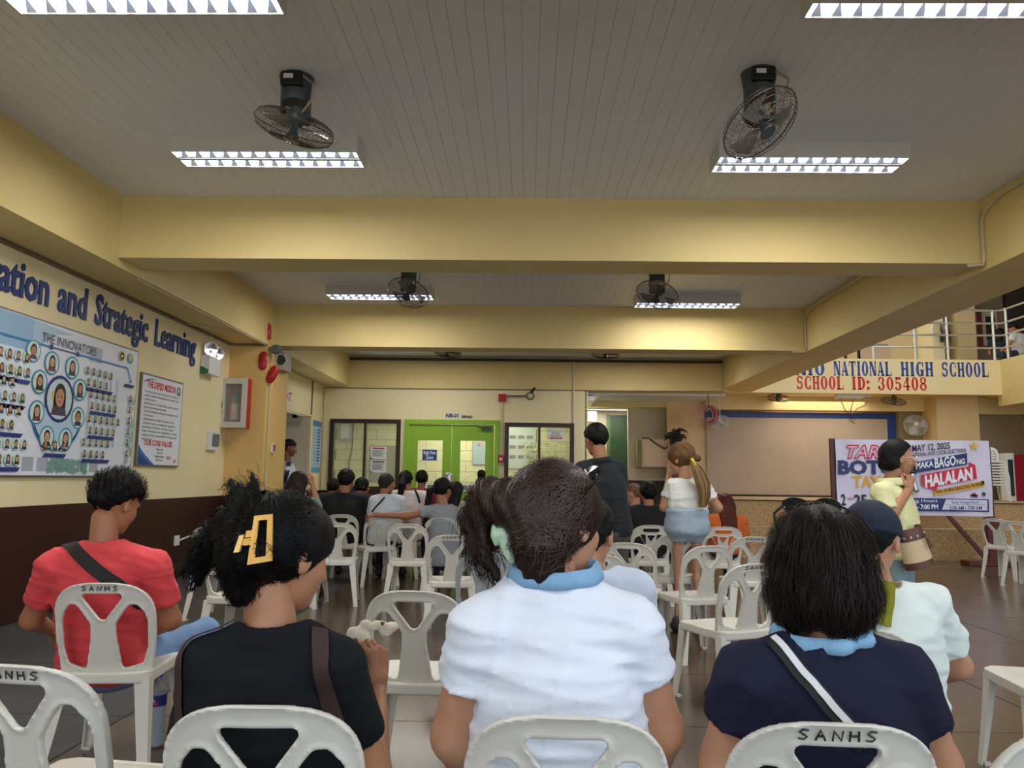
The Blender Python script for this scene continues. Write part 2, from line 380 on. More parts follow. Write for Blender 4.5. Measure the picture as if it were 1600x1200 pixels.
# back wall, with the openings of two windows and the double door
def wx(px): return atD(px, 650, YB).x
def wz(px, py): return atD(px, py, YB).z
w1 = (wx(517), wx(627), .97, wz(570, 655)); dd = (wx(633), wx(780), 0, wz(700, 656)); w2 = (wx(789), wx(897), .97, wz(840, 661)); xe = wx(916)
TOPW = max(w1[3], dd[3])
def backwall(nm, x0, x1, z0, z1, m=WALL): return S(nm, m, x0, x1, YB, YB+.2, z0, z1)
backwall('wall_back', XL-.2, xe, TOPW, ZS)
backwall('wall_back_left', XL-.2, w1[0], .965, TOPW); backwall('wall_back_pier', w1[1], dd[0], 0, TOPW)
backwall('wall_back_pier_right', dd[1], w2[0], 0, TOPW); backwall('wall_back_right', w2[1], xe, 0, TOPW)
backwall('wall_back_over_window', w2[0], w2[1], w2[3], TOPW)
if w1[3] < TOPW: backwall('wall_back_over_window_left', w1[0], w1[1], w1[3], TOPW)
if dd[3] < TOPW: backwall('wall_back_over_door', dd[0], dd[1], dd[3], TOPW)
S('baseboard_back', BROWN, XL-.2, w1[1], YB-.006, YB+.2, 0, .968); S('baseboard_back_right', BROWN, w2[0], w2[1], YB-.006, YB+.2, 0, .968)
S('trim_back_beam', BEAM, XL, XR+.1, YB-.02, YB+.4, ZS-.03, ZC+.1)
S('trim_gutter_line', mat('dark_gutter', (60, 52, 44), .6), XBL, XR, YB-.09, YB-.02, ZC-.1, ZC-.05)
S('trim_back_groove', mat('groove', (130, 112, 76), .7), XL, XR, YB-.026, YB-.018, ZS-.04, ZS-.02)
# room behind the back wall: block wall, lit by its own lamp
rb = S('wall_classroom', mat('grout_yellow', (150, 142, 96), .8), XL-.6, xe+.2, 18.6, 18.8, 0, 3.1)
BLK = mat('pale_yellow_block', (222, 218, 156), .6, var=(3, .06))
bme = MB().box(.004, .48, -.02, 0, .004, .245, bev=.006)
me_b = bpy.data.meshes.new('block'); me_b.from_pydata([tuple(v) for v in bme.v], [], bme.f); me_b.materials.append(BLK)
for r in range(8):
    for c in range(13): link('block', me_b, rb, (XL-.6+.485*c+(.24 if r % 2 else 0), 18.6, .9+r*.25))
S('ceiling_classroom', CEIL, XL-1.2, xe+.2, YB+.2, 18.8, 2.9, 3.0); S('wall_classroom_left', BLK, XL-.7, XL-.6, YB+.2, 18.8, 0, 3.0)
S('wall_classroom_right', BLK, xe-.05, xe+.05, YB+.2, 18.8, 0, 3.0)
# ------------------------------------------------------------------ windows and door of the back wall
def window(n, x0, x1, z0, z1):
    e = empty('window_%d' % n, ((x0+x1)/2, YB, z0)); struct(e); t = .085; c = (x0+x1)/2; ox, oy, oz = e.location
    def b(nm, a0, a1, b0, b1, m=WINB, y0=-.04, y1=.1): return bx(nm, m, a0-ox, a1-ox, y0, y1, b0-oz, b1-oz, e)
    b('frame_head', x0, x1, z1-t, z1); b('frame_sill', x0, x1, z0, z0+t); b('frame_jamb', x0, x0+t, z0+t, z1-t); b('frame_jamb', x1-t, x1, z0+t, z1-t)
    b('mullion', c-.025, c+.025, z0+t, z1-t)
    for a0, a1 in ((x0+t, c-.025), (c+.025, x1-t)): b('pane', a0, a1, z0+t, z1-t, GLASS, .03, .036)
    return e
window(1, *w1); window(2, *w2)
def flatY(x, y, z):  # a sheet facing the camera at depth y
    return lambda u, v, w_: (x+u, y-w_, z+v)
d1 = empty('door_1', ((dd[0]+dd[1])/2, YB, 0)); struct(d1)
W2 = (dd[1]-dd[0])/2; zt = dd[3]
bx('door_frame', GREEN, -W2, -W2+.09, -.05, .12, 0, zt, d1); bx('door_frame', GREEN, W2-.09, W2, -.05, .12, 0, zt, d1); bx('door_frame', GREEN, -W2+.09, W2-.09, -.05, .12, zt-.09, zt, d1)
for s_ in (-1, 1):
    a, b = (-W2+.1, -.004) if s_ < 0 else (.004, W2-.1); gx0, gx1 = (a+b)/2-.26, (a+b)/2+.26; gz0, gz1 = .95, zt-.42
    lf = MB(); lf.box(a, gx0, .0, .05, .01, zt-.1); lf.box(gx1, b, .0, .05, .01, zt-.1); lf.box(gx0, gx1, .0, .05, .01, gz0); lf.box(gx0, gx1, .0, .05, gz1, zt-.1)
    L = lf.build('door_leaf', GREEN, d1); bx('pane', GLASS, gx0, gx1, .02, .026, gz0, gz1, L)
    MB().tube([(s_*.06, -.0, 1.32), (s_*.06, -.06, 1.3), (s_*.06, -.06, 1.12), (s_*.06, 0, 1.1)], .014).build('door_handle', STEEL, L)
MB().lathe([(.0, -.0), (.11, .01), (.1, .16), (.05, .21), (0, .22)], 12, Matrix.Translation((-.03, -.12, 1.16))).build('door_lock_cover', STEEL, d1, True)
mb = MB(); mb.box(.62, .82, -.06, 0, zt-.2, zt-.14); mb.tube([(.62, -.05, zt-.17), (.5, -.12, zt-.12)], .012); mb.build('door_closer', mat('dark_closer', (70, 66, 50), .4), d1)
def sheet(nm, px0, py0, px1, py1, y, label, cat, draw, bg=(226, 226, 222), thick=.006):
    a = atD(px0, py1, y); b = atD(px1, py0, y); e = empty(nm, (a.x, y, a.z)); wd, ht = b.x-a.x, b.z-a.z
    bx('sheet', mat('paper_%d_%d_%d' % bg, bg, .6), 0, wd, -thick, 0, 0, ht, e)
    k = Ink(lambda u, v, w_: (u*wd, -thick-w_, v*ht)); draw(k, wd/ht); k.build('print', e)
    tag(e, label, cat); return e
def notice(k, ar, head=(196, 30, 36)):
    k.rect(.12, .8, .88, .92, head); k.lay()
    for r in range(7): k.rect(.1, .68-r*.08, .9-.1*(r % 3), .72-r*.08, (90, 92, 100))
    k.poly([(0, 0), (.18, 0), (0, .16)], (40, 70, 140))
sheet('notice_paper', 579, 698, 604, 717, YB+.02, 'white notice with red heading on left window glass, upper of two', 'notice', lambda k, a: notice(k, a))
sheet('notice_paper', 578.5, 719, 603.5, 738, YB+.02, 'white notice with grey heading on left window glass, lower of two', 'notice', lambda k, a: notice(k, a, (60, 60, 70)))
def d_zone(k, a): k.rect(.04, .05, .96, .95, (38, 74, 130)); k.lay().text('Bully Free', .5, .58, .26, (236, 240, 244), width=.78, bold=.03, align='c'); k.text('Zone', .5, .16, .3, (236, 240, 244), width=.5, bold=.03, align='c')
sheet('door_sign', 659, 702, 683.5, 720, YB-.01, 'small blue sign taped inside green door pane', 'sign', d_zone)
def d_way(k, a):
    k.text('This way to the', .5, .74, .13, (40, 44, 60), width=.86, bold=.01, align='c'); k.text('VOTING', .5, .5, .15, (30, 34, 50), width=.5, bold=.03, align='c'); k.text('PRECINTS', .5, .27, .15, (30, 34, 50), width=.66, bold=.03, align='c'); k.rect(.12, .08, .9, .2, (190, 36, 60))
sheet('paper_sign', 855, 670, 881.5, 687, YB-.0, 'white paper sign with red arrow bar on right window', 'sign', d_way)
def d_nb(k, a): k.text('NB-01', .5, .2, .62, (30, 36, 60), width=.86, bold=.05, align='c')
sheet('room_number_sign', 695, 645, 718.5, 654, YB-.001, 'white room number sign above the green doors', 'sign', d_nb)
def d_ib(k, a): k.text('Infirmary', .5, .15, .7, (26, 54, 120), width=.95, bold=.06, align='c')
sheet('small_label', 721, 648.5, 739, 653.5, YB-.001, 'tiny blue lettered strip right of the room number', 'sign', d_ib, (206, 196, 150))
# things seen inside the room
e = sheet('wall_board', 577, 697, 624, 752, 18.57, 'grey green board inside the room behind left window', 'board', lambda k, a: k.rect(.02, .02, .98, .98, (150, 148, 112)), (120, 118, 90), .03)
e = empty('wall_air_conditioner', (atD(539, 690, 18.5).x, 18.58, atD(539, 690, 18.5).z)); tag(e, 'grey boxed wall unit seen high through the left window', 'appliance')
bx('casing', mat('aged_white_casing', (176, 174, 140), .5), -.14, .14, -.14, 0, 0, .46, e, .02); bx('front_panel', WHITE, -.1, .1, -.15, -.14, .08, .42, e)
MB().tube([(.18, -.02, .5), (.16, -.02, -.2), (.1, -.02, -.5), (.13, -.02, -.9)], .012).build('cable', BLACK, e)
def d_mir(k, a): k.rect(.04, .03, .96, .97, (150, 176, 172)); k.lay().rect(.3, .75, .75, .98, (176, 160, 150)); k.text('A1', .36, .8, .12, (130, 60, 60), bold=.03)
sheet('glass_board', 738, 690, 760, 726, 18.57, 'pale green glass board behind right door pane', 'board', d_mir, (120, 124, 110), .03)
def d_wh(k, a):
    for r in range(3):
        for c in range(3): k.rect(.06+.3*c, .72-.24*r, .28+.3*c, .8-.24*r, (110, 106, 96))
sheet('wall_board', 793, 668, 838, 732, 18.57, 'white board with typed rows behind right window', 'board', d_wh, (178, 190, 172), .03)
# leaves stand in for the leafy view outside; pot and stems added to carry them
mb = MB(); rl = random.Random(3)
for k in range(900):
    c = Vector((rl.uniform(-.1, .95), 18.35+rl.uniform(-.1, .1), rl.uniform(1.0, 2.1))); a = Vector((rl.uniform(-1, 1), rl.uniform(-1, 1), rl.uniform(-1, 1))).normalized()*.035; b = a.cross(Vector((rl.uniform(-1, 1), 1, rl.uniform(-1, 1)))).normalized()*.018
    mb.add([c-a, c+b, c+a, c-b], [(0, 1, 2, 3)])
eb = empty('outside_view_leaves', (.43, 18.35, 0)); tag(eb, 'yellow green leaves standing in for the outside view behind the right window', 'plant'); mb.v = [tuple(Vector(q)-eb.location) for q in mb.v]
fo = mb.build('foliage', [mat('yellow_green_leaf', (186, 190, 90), .5)], eb); fo['kind'] = 'stuff'; MB().lathe([(0, 0), (.16, 0), (.22, .5), (.2, .5), (0, .45)], 16).build('pot', BROWN, eb, True)
for q in range(7): MB().tube([(0, 0, .45), (rl.uniform(-.2, .2), rl.uniform(-.05, .05), 1.0), (rl.uniform(-.5, .5), rl.uniform(-.08, .08), 1.8)], [.02, .014, .006], 5).build('stem', BROWN, eb)
# bars and beds low in the room
for x0, x1, nm in ((wx(651), wx(760), 'doors'), (wx(795), wx(890), 'right window')):
    e = empty('storage_rack', ((x0+x1)/2, 17.6, 0)); h2 = (x1-x0)/2; tag(e, 'dark metal rack with pale bars low behind the %s' % nm, 'rack')
    bx('back_panel', mat('dark_teal', (30, 40, 38), .6), -h2, h2, .3, .33, 0, 1.12, e)
    for zz in (.72, .84, .96, 1.1): MB().tube([(-h2, 0, zz), (h2, 0, zz)], .014, 6).build('rail', WHITE, e)
    for q in range(7): x = -h2+2*h2*q/6; MB().tube([(x, 0, .1), (x, 0, 1.12)], .012, 6).build('upright', WHITE, e)
# ------------------------------------------------------------------ beyond the opening at the right of the back wall
YC = 19.0
def cx(px, D=YC): return atD(px, 650, D).x
S('wall_corridor', GREYP, xe, cx(1046), YC, YC+.2, 1.0, 3.4); S('baseboard_corridor', mat('dark_dado', (46, 22, 22), .5), xe, cx(1106), YC-.01, YC+.2, 0, 1.28)
S('trim_corridor_beam', BEAM, xe, 4.2, 17.6, 18.0, 2.92, 3.3); S('ceiling_corridor', CEIL, xe, 4.2, 16.3, 22, 3.05, 3.15)
S('trim_opening_jamb', WALL, xe-.02, xe+.03, YB, YB+.3, 0, ZS)
d3 = bx('door_3', mat('deep_green_door', (28, 56, 20), .5), cx(950), cx(981), YC-.05, YC+.0, 0, atD(965, 649, YC).z); struct(d3)
bx('door_edge', mat('green_frame', (60, 84, 36), .5), cx(948), cx(953), YC-.09, YC-.02, 0, atD(965, 648, YC).z, d3)
S('wall_corridor_jut', mat('off_white_wall', (206, 190, 164), .6, var=(2, .08)), cx(981, 18), cx(1043, 18), 18.0, 18.1, 1.25, atD(1000, 636, 18).z)
S('trim_corridor_post', mat('olive_trim', (150, 134, 92), .6), cx(1041, 17.9), cx(1047, 17.9), 17.7, 18.0, 1.2, 3.1)
S('wall_stage_left', mat('peach_wall', (226, 190, 146), .6, var=(3, .1)), cx(1043, 17.5), cx(1106, 17.5), 17.5, 17.65, 1.3, 3.3)
a = atD(1003, 730, 17.6); b = atD(1043, 686, 17.6)
e = empty('wall_cabinet', (a.x, 17.6, a.z)); tag(e, 'beige box cabinet on corridor wall behind the standing man', 'cabinet')
wd = b.x-a.x; ht = b.z-a.z; bx('body', mat('beige_box', (206, 176, 140), .5), 0, wd, 0, .4, 0, ht, e, .01); bx('side_panel', mat('olive_side', (120, 112, 70), .5), -.1, 0, .02, .4, 0, ht-.02, e); bx('door', mat('beige_box2', (214, 184, 148), .45), .04, wd, -.02, 0, .02, ht-.03, e)
MB().tube([(.15, -.02, ht+.02), (.3, -.06, ht-.1), (.5, -.06, ht-.22), (wd, -.04, ht-.18)], .014).build('cable', BLACK, e)
bx('lid_cable_box', BLACK, .0, .14, .0, .1, ht, ht+.03, e)
# small dark plant on a post
c = atD(1056, 690, 17.2); e = empty('potted_plant', (c.x, 17.2, c.z-.25)); tag(e, 'dark curly plant in a black pot beside the blonde woman', 'plant')
MB().lathe([(.1, 0), (.14, .28), (.15, .3), (.13, .3), (.1, .02)], 14).build('pot', BLACK, e, True)
mb = MB()
for k in range(46):
    a_ = rl.uniform(0, 6.28); r_ = rl.uniform(.05, .26); z_ = .3+rl.uniform(.02, .26)
    mb.tube([(0, 0, .28), (r_*.5*math.cos(a_), r_*.3*math.sin(a_), z_), (r_*math.cos(a_), r_*.5*math.sin(a_), z_-.02), (r_*1.05*math.cos(a_+.3), r_*.5*math.sin(a_+.3), z_-.07)], [.008, .02, .018, .008], 5)
mb.build('foliage', mat('very_dark_leaf', (34, 20, 24), .6), e)
bx('pot_stand', MAROON, -.09, .09, -.09, .09, -1.6, 0, e)
# ------------------------------------------------------------------ stage with pebble-dash front and screen
PEB = mat('pebble_washout', (186, 150, 104), .7, var=(34, .5), bump=(60, .5))
YS = 13.05
S('trim_stage_step', PEB, 3.5, 12.9, YS, YS+.5, 0, .51); S('trim_stage_front', PEB, 3.5, 12.9, YS+.42, 17.7, 0, .93)
S('trim_stage_edge', mat('dark_edge', (44, 34, 28), .6), 3.5, 12.9, YS+.40, YS+.5, .93, .945)
SW = atD(1103, 652, 17.45); SE = atD(1391, 784, 17.45)
S('wall_stage_back', mat('stage_wall', (196, 156, 104), .6, var=(2, .06)), 3.5, 13, 17.66, 17.8, .9, 3.45)
t = empty('projection_screen', (SW.x, 17.42, .95)); tag(t, 'wide grey projection screen with blue border at stage back', 'screen')
sw = SE.x-SW.x; sh = SW.z-.95
SCM = mat('screen_cloth', (176, 156, 136), .7, var=(1.5, .06))
bx('screen_sheet', SCM, 0, sw, 0, .03, 0, sh, t)
bx('border_panel', BLUE, -.02, sw+.22, .03, .06, sh-.005, sh+.13, t); bx('border_panel', BLUE, sw+.002, sw+.2, .02, .06, -.02, sh, t); bx('bottom_rail', BLACK, 0, sw, -.02, .01, -.01, .02, t)
# balcony over the stage: fascia with painted lettering
YF = 16.2; ztop = atD(1400, 561, YF).z; zbot = atD(1400, 615.5, YF).z
XRF = atD(1565, 600, YF).x
FAS = mat('pale_fascia_paint', (240, 214, 158), .55, var=(1, .04))
S('trim_balcony_fascia', FAS, 2.0, XRF, YF, YF+.15, zbot, ztop)
S('ceiling_under_balcony', BEAM, 4.0, 13, YF+.15, 17.6, zbot+.03, zbot+.2)
S('trim_beam_under_balcony', BEAM, 4.0, atD(1447, 630, 17.3).x, 17.2, 17.5, atD(1300, 642, 17.3).z, zbot+.1)
S('floor_balcony', GREYP, 2.0, 13, YF+.1, 22, ztop-.35, ztop-.02)
k = Ink(lambda u, v, w_: (u, YF-w_, v)); 
def fx(px, py=590): return atD(px, py, YF).x
zt1, zb1 = atD(1420, 565.5, YF).z, atD(1420, 588, YF).z
BL = (24, 72, 150); RD = (206, 20, 30)
for wd_, p0, p1 in (('ANTONIO', 1172, 1289), ('NATIONAL', 1303, 1394), ('HIGH', 1408, 1459), ('SCHOOL', 1471.5, 1545.5)): slab_word(k, wd_, fx(p0), fx(p1), zb1, zt1-zb1, BL)
zt2, zb2 = atD(1340, 588.5, YF).z, atD(1340, 609, YF).z
for wd_, p0, p1 in (('SCHOOL', 1244, 1318), ('ID:', 1330.5, 1361), ('305408', 1371.5, 1447.5)): slab_word(k, wd_, fx(p0), fx(p1), zb2, zt2-zb2, RD)
o = k.build('painted_school_name', bpy.data.objects['trim_balcony_fascia'])
# balcony at the right, coming towards the camera
S('trim_balcony_side', BEAM, XRF, XRF+.2, 5, YF+.15, atD(1570, 634, YF).z, ztop)
S('floor_balcony_side', GREYP, XRF+.2, 13, 5, YF+.1, zbot+.1, ztop-.02)
S('ceiling_balcony_side', BEAM, XRF+.2, 13, 5, YF+.6, zbot-.02, zbot+.12); S('trim_balcony_side_corner', BEAM, XRF, XRF+.2, YF+.15, 17.3, zbot, ztop)
S('trim_side_beam', BEAM, atD(1465, 640, 17.1).x, 13, 16.9, 17.3, atD(1500, 648, 17.1).z, zbot+.05)
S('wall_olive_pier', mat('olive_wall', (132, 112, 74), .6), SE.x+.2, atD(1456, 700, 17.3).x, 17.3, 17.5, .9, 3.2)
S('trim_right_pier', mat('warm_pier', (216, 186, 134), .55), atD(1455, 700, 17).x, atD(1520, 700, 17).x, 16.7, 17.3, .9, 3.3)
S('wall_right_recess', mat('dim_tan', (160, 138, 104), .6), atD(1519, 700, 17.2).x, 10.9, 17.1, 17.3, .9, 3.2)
S('wall_right', mat('grey_tan', (168, 148, 122), .6), 12.6, 12.8, 2, 22, 0, 8)
# upper floor of the balcony
S('wall_upper_back', mat('upper_wall', (206, 180, 132), .6, var=(1.5, .06)), 2, 13, 19.5, 19.7, ztop-.3, 8)
S('trim_upper_pier', WALL, atD(1450, 520, 19).x, atD(1468, 520, 19).x, 18.8, 19.5, ztop-.2, 7.2); S('trim_upper_pier_wide', mat('upper_pier', (212, 186, 136), .6), atD(1486, 520, 19).x, atD(1514, 520, 19).x, 18.7, 19.5, ztop-.2, 7.2)
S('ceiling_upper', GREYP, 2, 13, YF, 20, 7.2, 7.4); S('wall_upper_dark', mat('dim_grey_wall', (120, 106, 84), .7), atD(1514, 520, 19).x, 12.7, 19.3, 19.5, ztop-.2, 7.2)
# slab added to block sky over the hall, and the far wall of the courtyard
S('wall_upper_sky_block', BEAM, -4.6, 4.74, -4, 16.4, 4.25, 4.4); S('trim_roof_right', GREYP, 10.0, 13, -4, 16.4, 7.3, 7.5)
S('wall_courtyard_upper', WALL, 4.6, 4.74, -4, 16.4, 4.3, 7.5)
# ================================================================== ceiling lamps
HOUS = mat('lamp_housing', (206, 204, 196), .45); REFL = mat('mirror_louver', (236, 241, 250), .32, metal=.45)
TUBE = mat('fluorescent_tube', (255, 255, 255), .5, emit=((232, 244, 255), 26.0))
def make_lamp():
    e = empty('ceiling_lamp', (0, 0, ZC)); L, Wd, Hh = 1.42, .30, .125
    mb = MB(); x = L/2; y = Wd/2
    mb.box(-x, x, -y, y, -.012, 0); mb.box(-x, x, -y, -y+.012, -Hh, -.012); mb.box(-x, x, y-.012, y, -Hh, -.012)
    mb.box(-x, -x+.012, -y+.012, y-.012, -Hh, -.012); mb.box(x-.012, x, -y+.012, y-.012, -Hh, -.012)
    mb.build('housing', HOUS, e)
    bx('centre_spine', HOUS, -x+.012, x-.012, -.018, .018, -Hh, -.05, e)
    for s_ in (-1, 1):
        yc = s_*.083
        t = MB(); t.tube([(-x+.05, yc, -.058), (x-.05, yc, -.058)], .02, 8); t.build('tube', TUBE, e)
        r = MB(); r.add([(-x+.014, yc-.055, -Hh+.01), (x-.014, yc-.055, -Hh+.01), (x-.014, yc-.03, -.02), (-x+.014, yc-.03, -.02), (x-.014, yc+.03, -.02), (-x+.014, yc+.03, -.02), (x-.014, yc+.055, -Hh+.01), (-x+.014, yc+.055, -Hh+.01)], [(0, 1, 2, 3), (3, 2, 4, 5), (5, 4, 6, 7)])
        r.build('reflector', REFL, e)
        lv = MB()
        for k in range(13):
            xx = -x+.07+k*(L-.14)/12
            lv.add([(xx-.03, yc-.06, -Hh+.004), (xx+.03, yc-.06, -Hh+.004), (xx+.006, yc, -.078), (xx-.006, yc, -.078), (xx-.03, yc+.06, -Hh+.004), (xx+.03, yc+.06, -Hh+.004)], [(0, 1, 2, 3), (3, 2, 5, 4)])
        lv.build('louver', REFL, e)
    l = bpy.data.lights.new('lamp_glow', 'AREA'); l.shape = 'RECTANGLE'; l.size = L-.1; l.size_y = .2; l.energy = LAMP_W; l.color = (1.0, .95, .86)
    o = bpy.data.objects.new('lamp_glow', l); o.location = (0, 0, -Hh-.004); COL.objects.link(o); o.parent = e
    return e
lamp0 = make_lamp()
spots = [(-2.0, 3.6, 'bright twin-tube ceiling lamp nearest the camera on the left'), (2.12, 3.63, 'bright twin-tube ceiling lamp nearest the camera on the right'),
 (-2.0, 5.6, 'twin-tube ceiling lamp behind the left fan, before the first beam'), (2.12, 5.66, 'twin-tube ceiling lamp under the right fan, before the first beam'),
 (-2.0, 10.1, 'ceiling lamp behind the left fan in the second bay'), (2.18, 10.45, 'ceiling lamp right of the fan in the second bay'),
 (-2.0, 14.4, 'far ceiling lamp on the left in the last bay'), (2.1, 14.4, 'far ceiling lamp on the right in the last bay'),
 (-2.0, 0.2, 'ceiling lamp over the camera on the left'), (2.12, 0.2, 'ceiling lamp over the camera on the right')]
for i, (x, y, lb) in enumerate(spots):
    o = lamp0 if i == 0 else copy_tree(lamp0); o.location = (x, y, ZC-.001); tag(o, lb, 'lamp', 'twin-tube ceiling lamps')
lc = copy_tree(lamp0); lc.location = (1.75, 18.4, 3.05); tag(lc, 'ceiling lamp glimpsed in the corridor over the standing man', 'lamp', 'twin-tube ceiling lamps')
l = bpy.data.lights.new('classroom_light', 'AREA'); l.size = 2.5; l.energy = 60; l.color = (1, .97, .85); o = bpy.data.objects.new('classroom_light', l); o.location = (-1.2, 17.4, 2.85); COL.objects.link(o)
l = bpy.data.lights.new('stage_light', 'AREA'); l.size = 2.0; l.energy = 30; l.color = (1, .9, .75); o = bpy.data.objects.new('stage_light', l); o.location = (6.5, 16.8, 3.05); COL.objects.link(o)
l = bpy.data.lights.new('upper_light', 'AREA'); l.size = 2.0; l.energy = 35; l.color = (1, .9, .78); o = bpy.data.objects.new('upper_light', l); o.location = (7.5, 17.8, 7.1); COL.objects.link(o)
# ================================================================== orbit fans
FG = mat('fan_dark_grey', (58, 68, 72), .4); FW = mat('fan_wire', (92, 84, 78), .35, metal=.6); FB = mat('fan_blade', (120, 116, 112), .35, alpha=.9)
FWW = mat('fan_wire_white', (214, 212, 206), .35)
def cage(R_=.235, d=.085, nw=44, r=.0016):
    g = MB()
    for k in range(nw):
        a = 2*PI*k/nw; c, s_ = math.cos(a), math.sin(a)
        g.tube([(c*.05, s_*.05, -d), (c*R_*.6, s_*R_*.6, -d*.92), (c*R_*.92, s_*R_*.92, -d*.5), (c*R_, s_*R_, 0), (c*R_*.9, s_*R_*.9, d*.5), (c*R_*.55, s_*R_*.55, d*.85), (c*.07, s_*.07, d*.9)], r, 4, cap=False)
    for rr, z, q in ((R_, 0, .004), (R_*.6, -d*.92, .002), (R_*.8, -d*.75, .0016), (R_*.93, -d*.48, .0016), (R_*.94, d*.42, .0016), (R_*.8, d*.65, .0016), (R_*.35, -d*.97, .0016), (.05, -d, .003)):
        g.tube([(rr*math.cos(2*PI*k/28), rr*math.sin(2*PI*k/28), z) for k in range(28)], q, 5, closed=True)
    return g
def blades(R_=.205, n=3):
    g = MB()
    for k in range(n):
        a0 = 2*PI*k/n; vs = []
        for i in range(6):
            t = i/5; rr = .03+(R_-.03)*t; w_ = .35+.55*math.sin(min(t*1.3, 1)*PI/2)
            for j in (-1, 0, 1): a = a0+j*w_*.5+t*.25; vs.append((rr*math.cos(a), rr*math.sin(a), .018*j*(1-.4*t)))
        g.add(vs, [(i*3+j, i*3+j+1, i*3+j+4, i*3+j+3) for i in range(5) for j in (0, 1)])
    return g
def make_ceiling_fan():
    e = empty('ceiling_fan', (0, 0, ZC))
    mb = MB(); mb.lathe([(.11, -.0), (.105, -.03), (.085, -.16), (.08, -.17), (.0, -.17)], 20); mb.build('motor_cover', FG, e, True)
    bx('switch_box', BLACK, -.07, .07, -.115, -.06, -.1, -.01, e, .01)
    bx('rating_label', WHITE, -.05, .01, -.118, -.114, -.06, -.03, e)
    mb = MB(); mb.box(-.09, -.075, -.03, .03, -.3, -.1); mb.box(.075, .09, -.03, .03, -.3, -.1); mb.box(-.09, .09, -.03, .03, -.31, -.29); mb.build('yoke', FG, e)
    MB().tube([(.06, -.1, -.03), (.14, -.12, -.1), (.13, -.1, -.2), (.04, -.04, -.27)], .007, 6).build('cable', mat('beige_cable', (150, 140, 110), .5), e, True)
    h = empty('fan_head', (0, 0, -.33)); h.parent = e
    MB().lathe([(.0, .13), (.05, .12), (.065, .06), (.06, .03), (.03, .0)], 16).build('motor', FG, h, True)
    cage(.255).build('cage', FW, h); b = blades(.22).build('blade_set', FB, h, True)
    MB().lathe([(0, -.088), (.045, -.09), (.05, -.084), (.02, -.02), (.018, .02)], 16).build('hub', FG, h, True)
    return e
fan0 = make_ceiling_fan()
fspots = [(-1.50, 4.62, (8, 15, 0), 'grey ceiling fan left of centre, its cage tipped to the right'), (1.42, 4.55, (-24, -28, 0), 'grey ceiling fan on the right, cage tilted towards the camera'),
 (-1.45, 9.0, (-26, 16, 0), 'caged ceiling fan of the second bay on the left'), (1.53, 9.0, (-22, 18, 0), 'caged ceiling fan of the second bay on the right'),
 (-1.42, 13.3, (20, 10, 0), 'far ceiling fan in the last bay on the left'), (1.35, 13.3, (16, 2, 0), 'far ceiling fan in the last bay on the right')]
for i, (x, y, r, lb) in enumerate(fspots):
    o = fan0 if i == 0 else copy_tree(fan0); o.location = (x, y, ZC); o.rotation_euler.z = [0, 0, .1, -.1, 0, 0][i]
    tag(o, lb, 'fan', 'orbit ceiling fans')
    for c in o.children:
        if c.type == 'EMPTY': c.rotation_euler = tuple(rad(q) for q in r)
def make_plain_fan(loc, rot, lb, white=False, R_=.22, wall=False, drop=.16):
    m = FWW if white else FW
    e = empty('wall_fan' if wall else 'ceiling_fan', loc); tag(e, lb, 'fan')
    h = empty('fan_head', (0, 0, -drop) if not wall else (0, -.22, 0)); h.parent = e; h.rotation_euler = tuple(rad(q) for q in rot)
    if wall: MB().tube([(0, 0, -.1), (0, -.06, -.1), (0, -.12, -.02), (0, -.16, 0)], .02).build('arm', WHITE if white else FG, e); bx('base_plate', WHITE if white else FG, -.04, .04, -.04, 0, -.2, -.02, e, .01)
    else: MB().tube([(0, 0, 0), (0, 0, -drop+.03)], .03 if drop < .3 else .01).build('stem', WHITE if white else FG, e)
    cage(R_, .08, 30, .0028).build('cage', m, h); blades(R_*.86).build('blade_set', mat('pale_blade', (170, 170, 165), .4) if white else FB, h, True)
    MB().lathe([(0, -.08), (.05, -.08), (.05, .1), (.0, .12)], 12).build('motor', m, h, True); return e
p = atD(1216, 616, 16.6); make_plain_fan((p.x, 16.6, zbot+.03), (5, 6, 0), 'fan hanging under the balcony left of the ceiling box', R_=.23, drop=.1)
p = atD(1396, 619, 16.6); make_plain_fan((p.x, 16.6, zbot+.03), (12, 6, 0), 'fan hanging under the balcony right of the ceiling box', R_=.25, drop=.14)
p = atD(1418, 665, 17.2); make_plain_fan((p.x+.12, 17.3, p.z), (72, 0, -15), 'white wall fan on the olive pier above the banner', True, .24, True)
p = atD(1475, 523, 18.8); make_plain_fan((p.x-.1, 18.75, p.z), (80, 0, 50), 'dark wall fan on the upper floor behind the railing', False, .28, True)
e = empty('wall_bracket_fan', (atD(1457, 518, 19).x, 18.75, atD(1457, 518, 19).z)); tag(e, 'pale curled cord hook beside the dark upper wall fan', 'hook')
MB().tube([(.16*math.cos(a), -.03, .16*math.sin(a)) for a in np.linspace(-.6, 3.6, 16)], .022).build('ring', WHITE, e)
e = empty('red_cable_coil', (atD(1107, 648, 16.3).x, 16.3, atD(1107, 648, 16.3).z)); e.scale = (1.2, 1.2, 1.2); tag(e, 'coil of red and pink cable hung under the right beam end', 'cable')
for k in range(9):
    rr = .12+.012*(k % 4); mb = MB(); mb.tube([(rr*.95*math.cos(a)+.01*k-.04, .01*(k % 3), rr*1.1*math.sin(a)) for a in np.linspace(0, 2*PI, 22)], .006, 5, closed=False)
    mb.build('loop', mat('red_cable', (150, 30, 44), .4) if k % 3 else mat('pink_cable', (186, 130, 120), .4), e)
